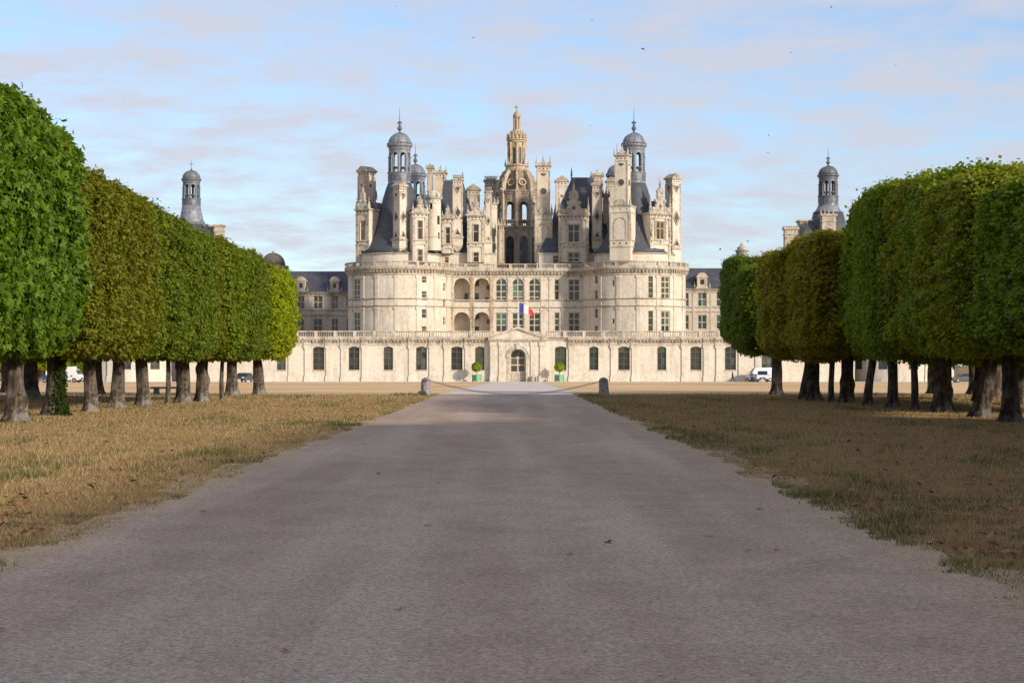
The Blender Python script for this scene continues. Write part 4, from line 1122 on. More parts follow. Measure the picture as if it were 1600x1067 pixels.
for k in range(8):
    an = R(45*k); ob('column', MB().lathe([(.14, zc_(203)), (.09, zc_(202)), (.09, zc_(185)), (.15, zc_(183.8))], 6, (.72*math.sin(an), .72*math.cos(an), 0)), STONE2, CL, color=(1., .9, .75))
m = MB()
for an in (0, PI/2): m.join(MB().prism([(-.55, zc_(167.6)), (-.4, zc_(169.5)), (0, zc_(168.6)), (.4, zc_(169.5)), (.55, zc_(167.6)), (.22, zc_(166.4)), (0, zc_(163)), (-.22, zc_(166.4))], -.1, .1), Matrix.Rotation(an, 4, 'Z'))
ob('lily_finial', m, STONE2, CL)

# ------------------------------------------------------------------ rear side wings and their corner towers
def side_wing(left):
    D = 395. if left else 382.
    k = 0 if left else -1
    x0, x1 = (X(330, D), X(566, D)) if left else (X(1050, D), X(1290, D))
    ye, yr = (457, 422) if left else (451.7, 417)
    rows = ((461, 483), (498, 519.5)) if left else ((456, 479), (492, 514.5))
    wl_ = [(372, 386), (400, 411), (425, 440), (464.6, 475.6), (489.5, 504), (518, 528.5), (541, 549)] if left else [(1066, 1076), (1090, 1104), (1119, 1134), (1150, 1163), (1180, 1195), (1210, 1224)]
    dl = [(400, 416), (462, 478), (515, 530.5)] if left else [(1088, 1106), (1146, 1163), (1200, 1217)]
    wg = thing('castle_side_wing', 'two storey stone wing with slate roof and small dormers to the %s of the keep' % ('left' if left else 'right'), 'building', ((x0+x1)/2, D, ZG), group='rear wings beside the keep')
    P = lambda u, d, z: (u, D+d, z)
    ze = Z(ye, D)
    ops_ = [(X(a,D), X(b,D), Z(r1,D), Z(r0,D)) for a, b in wl_ for r0, r1 in rows]
    m = MB().wall(P, x0, x1, ZG-.3, ze, ops_, .35)
    for xx in (x0, x1): m.add([(xx,D,ZG-.3),(xx,D+11,ZG-.3),(xx,D+11,ze),(xx,D,ze)], [(0,1,2,3)])
    wpart('wall', m, STONE, wg, color=(.86, .84, .84))
    for o_ in ops_:
        c_ = 2
        window(wg, P((o_[0]+o_[1])/2, .2, o_[2]), 0, o_[1]-o_[0], o_[3]-o_[2], c_, (.5, 1) if True else None, 0, .15, CREAM, ((.03,.055,.048), (.04,.065,.055)), world=True)
    m = MB().sweep(P, x0, x1, [(-.05, ze-.9), (.1, ze-.85), (.14, ze-.4), (.45, ze-.15), (.45, ze+.02), (-.05, ze+.04)])
    for yy in ((484.5, 492.5) if left else (480, 487)): m.sweep(P, x0, x1, [(-.05, Z(yy,D)-.14), (.2, Z(yy,D)-.1), (.2, Z(yy,D)+.1), (-.05, Z(yy,D)+.14)])
    wpart('cornice', m, TRIM, wg, color=(.85, .83, .82))
    xs_ = sorted([(a+b)/2 for a, b in wl_]); pq = [(p+q)/2 for p, q in zip(xs_, xs_[1:])]
    for p_ in pq:
        xc = X(p_, D); wpart('pilaster', MB().bx(xc-.28, xc+.28, D-.12, D+.03, Z(519,D), ze-.9), STONE, wg, color=(.84, .82, .82))
    zr = Z(yr, D)
    m = MB().add([(x0-.3,D-.4,ze+.02),(x1+.3,D-.4,ze+.02),(x1+.3,D+11.4,ze+.02),(x0-.3,D+11.4,ze+.02),(x0-.3,D+5.5,zr),(x1+.3,D+5.5,zr)], [(0,1,5,4),(2,3,4,5),(0,4,3),(1,2,5)])
    wpart('roof', m, SLATE, wg)
    for a, b in dl:
        ya, yb2 = (432, 456) if left else (426, 450.5)
        w_ = X(b,D)-X(a,D); xc = (X(a,D)+X(b,D))/2; h_ = Z(ya,D)-Z(yb2,D)
        d_ = MB().wall(lambda u, dd, z: (u, dd, z), -w_/2+.2, w_/2-.2, 0, h_*.68, [(-w_*.2, w_*.2, .75, h_*.58)], .2)
        for sx in (-1, 1): d_.add([(sx*(w_/2-.2),0,0),(sx*(w_/2-.2),3.5,0),(sx*(w_/2-.2),3.5,h_*.68),(sx*(w_/2-.2),0,h_*.68)], [(0,1,2,3)])
        d_.bx(-w_/2, w_/2, -.2, 3, h_*.68, h_*.76); d_.bx(-w_/2-.05, w_/2+.05, -.15, .1, -.02, .35)
        d_.prism([(w_*.42*math.cos(PI*q/10), h_*.76+h_*.24*math.sin(PI*q/10)) for q in range(11)], -.1, 2.6)
        for sx in (-1, 1): d_.bx(sx*(w_/2-.3)-.13, sx*(w_/2-.3)+.13, -.1, .02, .35, h_*.68)
        do = ob('dormer', d_, STONE, wg, world=(xc, D-.15, Z(yb2, D)), color=(.86, .82, .8))
        window(do, (0, .1, .75), 0, w_*.4, h_*.58-.75, 1, (1,), 0, .08, CREAM, ((.03,.03,.03),), flat=True)
        for sx in (-1, 1): ob('pinnacle', pinnacle_mesh(1.3, .16), None, do, (sx*(w_/2+.4), 0, .1))
side_wing(True); side_wing(False)

def rear_tower(left):
    D = 398. if left else 384.
    pc = 299 if left else 1294
    Rr = 10.5
    tw = thing('castle_corner_tower', 'round corner tower with slate cone and tall domed lantern rising behind the %s trees' % ('left' if left else 'right'), 'tower', (X(pc, D), D, ZG), group='rear corner towers with lanterns')
    cx = X(pc, D); P = ring(cx, D, Rr)
    ze = Z(462 if left else 456, D)
    wpart('wall', MB().wall(P, -Rr*PI, Rr*PI, ZG-.3, ze, [], .3, .8), STONE, tw, color=(.88, .86, .85))
    wpart('cornice', MB().lathe([(Rr, ze-.9), (Rr+.2, ze-.5), (Rr+.6, ze-.2), (Rr+.6, ze), (Rr-.2, ze+.02)], 48, (cx, D, 0)), TRIM, tw)
    yl = 352 if left else 333           # foot of the lead cone
    zt = Z(yl, D); yd = 322 if left else 319
    wpart('cone_roof', MB().lathe([(Rr+.3, ze), (Rr*.80, ze+3), (Rr*.58, ze+(zt-ze)*.45), (Rr*.42, ze+(zt-ze)*.75), (3.3, zt)], 40, (cx, D, 0)), SLATE, tw, smooth=True)
    zd = Z(yd, D)
    wpart('cone_cap', MB().lathe([(3.4, zt), (2.75, zt+(zd-zt)*.3), (2.35, zt+(zd-zt)*.65), (2.1, zd)], 32, (cx, D, 0)), LEAD, tw, smooth=True)
    zdm0, zdm1 = (Z(285, D), Z(266.5, D)) if left else (Z(277.5, D), Z(259.5, D))
    # lantern scaled to the measured heights: unit lantern runs 40.2 -> 50.75
    o = lantern_tower(cx, D, 0, 1.0, MLEAD if left else DLEAD, tw, fancy=False)
    za_, zb_ = (Z(322, D), zdm1) if left else (Z(318.5, D), zdm1)
    k = (zb_-za_)/(50.75-40.2)
    o.scale = (.86 if left else .90, .86 if left else .90, k); o.location.z += za_ - 40.2*k
    if left:
        for c_ in list(o.children):
            if c_.name.startswith('finial'): bpy.data.objects.remove(c_)
        cz = MB().lathe([(.3, 50.7), (.12, 51.2), (.05, 51.4), (.05, 53.6)], 6); cz.bx(-.62, .62, -.05, .05, 52.55, 52.68)
        ob('cross', cz, IRON, o)
    s = F/D
    def block(p0, p1, yt, yb, nm='chimney', dd=2.2, dy=-4):
        m = MB().bx(X(p0, D), X(p1, D), D+dy, D+dy+dd, Z(yb, D), Z(yt, D)); m.bx(X(p0,D)-.3, X(p1,D)+.3, D+dy-.3, D+dy+dd+.3, Z(yt,D)-.1, Z(yt,D)+.3); m.bx(X(p0,D)-.15, X(p1,D)+.15, D+dy-.15, D+dy+dd+.15, Z(yt,D)-1.3, Z(yt,D)-1.1)
        return wpart(nm, m, STONE2, tw)
    if left:
        block(298, 335, 354, 420, 'dormer', 5, -1); block(339, 353, 355, 420, 'chimney')
        hip(X(302, D), X(352, D), D-6.2, D+2, Z(395, D), X(324, D), X(328, D), D-2.5, Z(353, D), parent=tw)
        wpart('small_dome', MB().lathe([(1.3*math.cos(R(x)), Z(392, D)+1.8*math.sin(R(x))) for x in (0, 20, 40, 60, 80)], 16, (X(366, D), D-2, 0)), mat_simple('brown_roof', (.28, .2, .15), .8), tw, smooth=True)
    else:
        block(1249, 1297, 346, 420, 'dormer', 4, -1); block(1276, 1297, 341, 420, 'chimney', 3, -7)
        c_ = block(1222, 1242, 360, 420, 'chimney')
        g_ = MB()
        for q in range(6): g_.bx(X(1221+q*3.9, D), X(1221+q*3.9+2.2, D), D-4.2, D-1.6, Z(360, D)+.25, Z(355.5, D))
        ob('battlement', g_, STONE2, c_)
        hip(X(1236, D), X(1280, D), D-7.5, D, Z(392, D), X(1259, D), X(1263, D), D-4, Z(348, D), parent=tw)
        for q in (1275, 1281, 1287, 1294): ob('pinnacle', pinnacle_mesh(1.9, .22), None, tw, world=(X(q, D), D-6, Z(341.5, D)))
        t2 = wpart('small_turret', MB().lathe([(1.4, Z(420,D)), (1.4, Z(384,D)), (1.7, Z(383.5,D)), (1.7, Z(382,D)), (1.2, Z(381.5,D)), (1.1, Z(377,D)), (.6, Z(375,D)), (.1, Z(369,D))], 14, (X(1178, D), D+20, 0)), STONE2, tw)
rear_tower(True); rear_tower(False)

# domed stair turret at the left wing
D = 390.; cx = X(427, D)
dt = thing('domed_stair_turret', 'round stone turret with dark brown dome beside the left wing', 'tower', (cx, D, ZG))
wpart('wall', MB().wall(ring(cx, D, 3.1), -PI*3.1, PI*3.1, ZG-.3, Z(417, D), [], .3, .5), STONE, dt, color=(.95, .93, .9))
wpart('moulding', MB().lathe([(3.0, Z(421,D)), (3.25, Z(420,D)), (3.5, Z(417.5,D)), (3.5, Z(415.5,D)), (2.6, Z(415,D))], 28, (cx, D, 0)).lathe([(3.05, Z(431,D)), (3.2, Z(430,D)), (3.2, Z(428.5,D)), (3.05, Z(428,D))], 28, (cx, D, 0)), TRIM, dt)
wpart('dome', MB().lathe([(2.75*math.cos(R(x)), Z(415, D)+2.9*math.sin(R(x))) for x in (0, 12, 25, 40, 55, 70, 84)], 28, (cx, D, 0)), mat_simple('old_dome', (.13, .105, .09), .75, .4, 1.5), dt, smooth=True)
wpart('finial', MB().lathe([(.4, Z(396,D)), (.18, Z(395,D)), (.3, Z(393.5,D)), (.05, Z(391,D))], 8, (cx, D, 0)), STONE2, dt)
wpart('slit_window', MB().bx(X(437,D)-.1, X(440,D), D-2.75, D-2.6, Z(440,D), Z(431.5,D)), INLAY, dt)

# ------------------------------------------------------------------ flag, gate lantern, planters, bollards, chain
def mat_plain(name, col, rough=.6, metal=0, var=.12, sc=5): return mat_simple(name, col, rough, var, sc, metal)
fx, fy = X(810.5, YF), YF-.2
zf0, zf1 = Z(512.5, YF), Z(471.5, YF)
fl = thing('flag', 'blue white and red flag on a white pole above the gate', 'flag', (fx, fy, zf0))
ob('pole', MB().lathe([(.07, -.3), (.055, zf1-zf0-.1), (.1, zf1-zf0-.08), (.1, zf1-zf0+.03), (.02, zf1-zf0+.08)], 8), mat_plain('white_pole', (.75, .73, .7)), fl)
cl = MB(); n_, m_ = 18, 10
L, Hh = 2.6, 1.95
for i in range(n_+1):
    for j in range(m_+1):
        u = i/n_; v = j/m_
        cl.v.append((.06+u*L*.93, .22*math.sin(u*9)*u + .08*math.sin(v*4+u*6), zf1-zf0-.15 - v*Hh*(1-.45*u) - u*u*1.35 - .15*u))
for i in range(n_):
    for j in range(m_):
        a = i*(m_+1)+j; cl.f.append((a, a+1, a+m_+2, a+m_+1)); cl.m.append(min(2, i*3//n_))
ob('cloth', cl, None, fl, smooth=True, mats=[mat_plain('flag_blue', (.03, .05, .22)), mat_plain('flag_white', (.78, .76, .74)), mat_plain('flag_red', (.62, .03, .03))])

gl = thing('hanging_lantern', 'black iron lantern hanging in the arch of the gate', 'lantern', (X(809, YF), YF-.5, Z(556.5, YF)))
ob('lantern_body', MB().lathe([(.08, .0), (.3, .12), (.36, .75), (.42, .8), (.16, 1.05), (.06, 1.12)], 6), IRON, gl)
ob('chain', MB().lathe([(.02, 1.1), (.02, 1.35)], 5), IRON, gl)
GREEN_L = mat_plain('green_paint', (.16, .36, .19), .5)
def leaf_cloud(name, pts, nrm, size, seed, lobes=1, jitter=.6, droop=.5):
    r = np.random.default_rng(seed); n = len(pts)
    nn = nrm*.8 + np.array([0, 0, .45]) + r.normal(0, jitter, (n, 3)); nn /= np.linalg.norm(nn, axis=1)[:, None]
    t = nrm*.45 + np.array([0, 0, -droop]) + r.normal(0, .5, (n, 3)); t -= nn*np.sum(t*nn, 1)[:, None]; t /= np.linalg.norm(t, axis=1)[:, None]
    wv = np.cross(nn, t); s = size*r.uniform(.7, 1.25, n)[:, None]
    V = []; var = r.uniform(0, 1, n); I = []
    base = 0
    for k in range(lobes):
        a = 0 if lobes == 1 else (k-(lobes-1)/2)*R(58)
        tt = t*math.cos(a)+wv*math.sin(a); ww = wv*math.cos(a)-t*math.sin(a)
        ln = s*(1.0 if k == (lobes-1)//2 else .82); wd = s*(.42 if lobes == 1 else .26)
        q = np.stack([pts, pts+tt*ln*.45+ww*wd+nn*s*.10, pts+tt*ln, pts+tt*ln*.45-ww*wd+nn*s*.10], 1).reshape(-1, 3)
        V.append(q); b = base + np.arange(n)[:, None]*4
        I.append(np.concatenate([b, b+1, b+2, b, b+2, b+3], 1).ravel()); base += 4*n
    return fastmesh(name, np.concatenate(V), 3, np.concatenate(I), {'leafvar': np.tile(np.repeat(var, 4), lobes)})
def mat_leaf(name, dark, mid, light, accent, acc_amt=.12, trans=.45):
    t = NT(name)
    a = t.n('ShaderNodeAttribute', attribute_name='leafvar')
    p = t.pos(); big = t.noise(p, .55, 4, .6); hue = t.noise(p, 1.6, 3, .6)
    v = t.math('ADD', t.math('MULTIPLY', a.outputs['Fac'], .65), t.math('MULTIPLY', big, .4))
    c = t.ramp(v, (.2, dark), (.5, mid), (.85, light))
    sel = t.ramp(t.math('ADD', t.math('MULTIPLY', t.math('FRACT', t.math('MULTIPLY', a.outputs['Fac'], 37.7)), .6), t.math('MULTIPLY', hue, .5)), (.62-acc_amt, 0.), (.80-acc_amt, 1.))
    oc = t.n('ShaderNodeObjectInfo')
    c = t.mix(t.math('MULTIPLY', sel, oc.outputs['Alpha']), c, accent)
    c = t.mix(1.0, c, oc.outputs['Color'], 'MULTIPLY')
    b = t.bsdf(c, .55, spec=.25)
    tr = t.n('ShaderNodeBsdfTranslucent'); t.l(t.mix(1.0, c, (1.4, 1.4, .5), 'MULTIPLY'), tr.inputs[0])
    ms = t.n('ShaderNodeMixShader'); ms.inputs[0].default_value = trans
    t.l(b.outputs[0], ms.inputs[1]); t.l(tr.outputs[0], ms.inputs[2])
    return t.done(ms)
LEAF = mat_leaf('lime_leaves', (.062, .092, .010), (.115, .160, .016), (.185, .225, .026), (.25, .17, .025))
BARK = None
def mat_bark():
    t = NT('bark'); p = t.obj(); sp = t.n('ShaderNodeSeparateXYZ'); t.l(p, sp.inputs[0])
    rid = t.noise(p, 11, 6, .75, (1, 1, .14)); pat = t.noise(p, 2.4, 5, .65); sm = t.noise(p, 16, 4, .6)
    c = t.ramp(rid, (.36, (.022, .016, .012)), (.5, (.085, .062, .044)), (.66, (.20, .15, .11)))
    lich = t.math('ADD', pat, t.math('MULTIPLY', sm, .25))
    lf = t.math('MULTIPLY', t.ramp(lich, (.58, 0.), (.72, 1.)), t.ramp(sp.outputs[2], (.0, .95), (.9, .45), (1., .35)))
    c = t.mix(lf, c, (.36, .33, .28))
    c = t.mix(t.math('MULTIPLY', t.ramp(t.noise(p, 3.1, 3, .5), (.56, 0.), (.7, 1.)), .35), c, (.07, .085, .03))
    c = t.mix(1.0, c, t.ocol(), 'MULTIPLY')
    return t.done(t.bsdf(c, .92, t.bump(rid, 1.0, .12), spec=.1))
BARK = mat_bark()
def ball_points(n, r, seed, cz):
    g_ = np.random.default_rng(seed); d = g_.normal(0, 1, (n, 3)); d /= np.linalg.norm(d, axis=1)[:, None]
    rad = r*(1-.35*g_.random(n)**2)*(1+.12*np.sin(d[:, 0]*7+seed)*np.cos(d[:, 2]*6))
    return d*rad[:, None]*np.array([1, 1, .92]) + np.array([0, 0, cz]), d
for px_, nm in ((745, 'left'), (874, 'right')):
    Dp = 297.2; xp = X(px_, Dp); z0 = ZG+.004
    pt = thing('potted_tree', 'round clipped bush in square green planter to the %s of the gate' % nm, 'planter', (xp, Dp, z0), group='planters flanking the gate')
    b = MB().bx(-.52, .52, -.52, .52, .1, 1.12)
    for sx in (-1, 1):
        for sy in (-1, 1): b.bx(sx*.52-.07, sx*.52+.07, sy*.52-.07, sy*.52+.07, 0, 1.25)
    for sy in (-1, 1): b.bx(-.45, .45, sy*.52-.04, sy*.52+.04, 1.12, 1.2); b.bx(sy*.52-.04, sy*.52+.04, -.45, .45, 1.12, 1.2)
    ob('planter_box', b, GREEN_L, pt, rz=R(45))
    ob('stem', MB().tube([(0,0,1.1),(.02,.01,1.6),(0,0,2.2)], .05, 7), BARK, pt)
    pts, d = ball_points(1500, .88, px_, 2.55)
    ob('foliage', leaf_cloud('foliage', pts, d, .22, px_), LEAF, pt, color=(1.9, 2.0, 1.2, .2))
GRANITE = mat_simple('lichened_granite', (.25, .23, .215), .9, .5, 9, bump=.5)
bol = []
for px_, nm, lean in ((664.5, 'left', .05), (943.5, 'right', -.02)):
    Db = 92.8; xb = X(px_, Db)
    m = MB().lathe([(.30, -.08), (.29, .05), (.26, .3), (.255, .62), (.25, .8), (.21, .9), (.11, .965), (.02, .985)], 18)
    for i, v in enumerate(m.v): k = 1+.05*math.sin(v[2]*9+i)+.03*math.sin(i*3.7); m.v[i] = (v[0]*k+lean*v[2], v[1]*k, v[2])
    o = thing('stone_bollard', 'weathered round granite bollard at the %s end of the chain' % nm, 'bollard', (xb, Db, 0), group='bollards carrying the chain across the road')
    ob('post', m, GRANITE, o, smooth=True)
    ob('ring', MB().tube([(lean*.8+.09*math.cos(a), -.27+.0*a, .82+.07*math.sin(a)) for a in np.linspace(0, 2*PI, 13)], .018, 6), IRON, o)
    bol.append((xb, Db))
for px_, nm in ((831, 'nearer the arch'), (840.5, 'further right')):
    gp = thing('gate_post', 'short grey stone post right of the gate arch, the one %s' % nm, 'post', (X(px_, 298.6), 298.6, ZG+.004), group='small posts right of the gate')
    ob('shaft', MB().lathe([(.2, -.05), (.17, .1), (.15, .75), (.19, .8), (.17, .9), (.05, .98)], 10), GRANITE, gp)
# chain with real links
pa = Vector((bol[0][0]+.10, bol[0][1]-.15, .86)); pb = Vector((bol[1][0]-.10, bol[1][1]-.15, .82))
ch = MB(); nl = 74
def cpos(t): p = pa.lerp(pb, t); p.z -= (1-(2*t-1)**2)*.755; return p
for i in range(nl):
    p = cpos((i+.5)/nl); d = (cpos((i+1)/nl)-cpos(i/nl)); Lk = d.length*.78; d.normalize()
    lk = MB(); pts = [(Lk*math.cos(a), .05*math.sin(a), 0) for a in np.linspace(0, 2*PI, 9)]
    lk.tube(pts, .0085, 4)
    M = Matrix.Translation(p) @ d.to_track_quat('X', 'Z').to_matrix().to_4x4() @ Matrix.Rotation(PI/2*(i % 2)+.4, 4, 'X')
    ch.join(lk, M)
ch_o = ob('chain', ch, mat_simple('rusty_iron', (.07, .05, .04), .7, .4, 20))
tag(ch_o, 'dark sagging chain hung across the road between two stone bollards', 'chain')
sl = thing('ground_spotlight', 'small dark wedge shaped floodlight on the grass at the left bollard', 'floodlight', (X(659.5, 91.9), 91.9, 0), rz=R(10))
ob('housing', MB().prism([(-.30, 0), (.30, 0), (.17, .26), (-.17, .26)], -.12, .16), mat_plain('dark_metal', (.035, .04, .05), .45), sl)
ob('lens', MB().bx(-.12, .12, -.135, -.121, .05, .15), GLASS, sl, color=(.02, .025, .03))
bn = thing('stone_bench', 'low grey stone bench under the left row of trees', 'bench', (X(262, 96), 96.0, 0))
ob('seat', MB().bx(-.95, .95, -.22, .22, .33, .43), GRANITE, bn)
for sx in (-.62, .62): ob('leg', MB().prism([(sx-.16, -.05), (sx+.16, -.05), (sx+.12, .33), (sx-.12, .33)], -.18, .18), GRANITE, bn)

# ------------------------------------------------------------------ vehicles
TYRE = mat_plain('tyre_rubber', (.02, .02, .02), .85); RIM = mat_plain('wheel_rim', (.35, .35, .36), .4, .6)
LAMP = mat_plain('headlamp', (.7, .7, .68), .2); RLAMP = mat_plain('tail_lamp', (.4, .02, .02), .3); BUMP = mat_plain('black_trim', (.03, .03, .032), .6); PLATE = mat_plain('number_plate', (.75, .75, .72), .5)
def car_paint(name, col):
    t = NT(name); b = t.bsdf(t.mix(t.math('MULTIPLY', t.noise(t.obj(), 3, 4), .25), col, tuple(x*.6+.03 for x in col)), .32, spec=.5); return t.done(b)
def vehicle(name, label, cat, loc, rz, prof, wid, paint, glass_side, wscreen, wheels, rw, group=None, cargo=None):
    """side profile in (x forward is -x, z); built along x then turned"""
    v = thing(name, label, cat, loc, rz, group)
    hw = wid/2; b = MB(); n = len(prof)
    # body with tumblehome: upper points drawn in
    zm = max(z for _, z in prof)
    def inset(z): return hw - max(0, (z-.95))*.13
    V_ = [(x, -inset(z), z) for x, z in prof] + [(x, inset(z), z) for x, z in prof]
    b.add(V_, [tuple(range(n-1, -1, -1)), tuple(range(n, 2*n))] + [(i, (i+1) % n, n+(i+1) % n, n+i) for i in range(n)])
    bo = ob('body', b, paint, v)
    for s in (-1, 1):
        for g_ in glass_side:
            q = [(x, s*(inset(z)+.012), z) for x, z in g_]; q2 = [(x, s*(inset(z)-.02), z) for x, z in g_]
            k = len(g_); ob('side_window', MB().add(q+q2, [tuple(range(k)) if s < 0 else tuple(range(k-1, -1, -1))] + [(i, (i+1) % k, k+(i+1) % k, k+i) for i in range(k)]), GLASS, v, color=(.02, .025, .03))
    for (xa, za, xb, zb) in wscreen:
        nx_, nz_ = (za-zb), (xb-xa); ln = math.hypot(nx_, nz_); ox, oz = nx_/ln*.015, nz_/ln*.015
        if oz < 0 and abs(oz) > abs(ox): ox, oz = -ox, -oz
        A = inset(za)-.1; B = inset(zb)-.1
        ob('windscreen', MB().add([(xa+ox,-A,za+oz),(xa+ox,A,za+oz),(xb+ox,B,zb+oz),(xb+ox,-B,zb+oz),(xa-ox,-A,za-oz),(xa-ox,A,za-oz),(xb-ox,B,zb-oz),(xb-ox,-B,zb-oz)], [(0,1,2,3),(7,6,5,4),(0,4,5,1),(1,5,6,2),(2,6,7,3),(3,7,4,0)]), GLASS, v, color=(.02, .028, .035))
    for x in wheels:
        for s in (-1, 1):
            wm = MB()
            M = Matrix.Translation((x, s*(hw-.1), rw)) @ Matrix.Rotation(PI/2, 4, 'X')
            wo_ = ob('wheel', MB().join(MB().lathe([(rw*.6, -.11), (rw*.95, -.11), (rw, -.07), (rw, .07), (rw*.95, .11), (rw*.6, .11)], 18), M), TYRE, v)
            ob('rim', MB().join(MB().lathe([(rw*.62, -.115), (rw*.4, -.12), (rw*.4, .12), (rw*.62, .115)], 14), M), RIM, wo_)
    x0 = min(x for x, _ in prof); x1 = max(x for x, _ in prof)
    for s in (-1, 1):
        ob('headlight', MB().bx(x0-.02, x0+.12, s*hw*.72-.19, s*hw*.72+.19, .68, .86), LAMP, v)
        ob('tail_light', MB().bx(x1-.1, x1+.02, s*hw*.85-.09, s*hw*.85+.09, .75, 1.05), RLAMP, v)
        ob('mirror', MB().bx(x0+1.25, x0+1.4, s*(hw+.1)-.1, s*(hw+.1)+.1, 1.02, 1.2), BUMP, v)
    ob('bumper', MB().bx(x0-.06, x0+.15, -hw*.95, hw*.95, .3, .55), BUMP, v); ob('grille', MB().bx(x0-.03, x0+.08, -hw*.5, hw*.5, .6, .8), BUMP, v)
    ob('number_plate', MB().bx(x0-.085, x0-.065, -.26, .26, .40, .52), PLATE, v)
    return v
car_prof = [(-2.1,.3),(-2.15,.55),(-2.1,.85),(-1.2,1.0),(-.55,1.5),(.2,1.58),(1.3,1.52),(1.95,1.05),(2.1,.95),(2.12,.4),(2.0,.3)]
car_glass = [[(-.95,1.05),(-.48,1.42),(.15,1.48),(.15,1.03)],[(.25,1.03),(.25,1.48),(1.2,1.44),(1.65,1.06)]]
van_prof = [(-2.3,.35),(-2.35,.7),(-2.25,1.05),(-1.75,1.2),(-1.15,1.85),(-.7,1.98),(2.3,2.0),(2.38,1.9),(2.4,.4),(2.3,.35)]
van_glass = [[(-1.55,1.22),(-1.08,1.75),(-.35,1.8),(-.35,1.18)]]
NAVY = car_paint('navy_paint', (.025, .035, .06)); WHITE = car_paint('white_paint', (.72, .72, .72)); BLUE = car_paint('blue_paint', (.03, .06, .16)); GREYP = car_paint('grey_paint', (.08, .085, .09))
def road_loc(px, D): return (X(px, D), D, gz(D)+.004)
vehicle('parked_car', 'dark blue car parked before the open door under the left trees', 'car', road_loc(381, 291), R(78), car_prof, 1.85, NAVY, car_glass, [(-1.18, 1.02, -.57, 1.48)], (-1.35, 1.3), .34)
vehicle('white_van', 'small white van with dark windscreen parked facing the camera at right', 'van', road_loc(1191.5, 292), R(82), van_prof, 1.95, WHITE, van_glass, [(-1.72, 1.23, -1.18, 1.82)], (-1.45, 1.45), .34)
vehicle('white_panel_van', 'white panel van parked side on behind the small white van', 'van', road_loc(1188, 296.6), R(8), [(x, z*1.22 if z > .5 else z) for x, z in van_prof], 2.0, WHITE, [], [(-1.72, 1.23*1.22, -1.18, 1.82*1.22)], (-1.45, 1.45), .36)
vehicle('white_truck', 'white box van half hidden behind ivy covered trunk at far left', 'truck', road_loc(104, 283), R(172), [(-2.6,.4),(-2.65,1.0),(-2.3,1.3),(-1.9,2.1),(-1.4,2.25),(-1.39,2.6),(3.2,2.6),(3.2,.45),(2.9,.4)], 2.1, WHITE, [], [(-2.27, 1.35, -1.92, 2.05)], (-1.7, 2.0), .4)
vehicle('blue_car', 'blue car parked beyond the trunks at the far left edge', 'car', road_loc(60, 276), R(175), car_prof, 1.8, BLUE, car_glass, [(-1.18, 1.02, -.57, 1.48)], (-1.35, 1.3), .33)
vehicle('grey_car', 'dark grey car parked by the wall behind the right trees', 'car', road_loc(1507, 285), R(3), car_prof, 1.8, GREYP, car_glass, [(-1.18, 1.02, -.57, 1.48)], (-1.35, 1.3), .33)

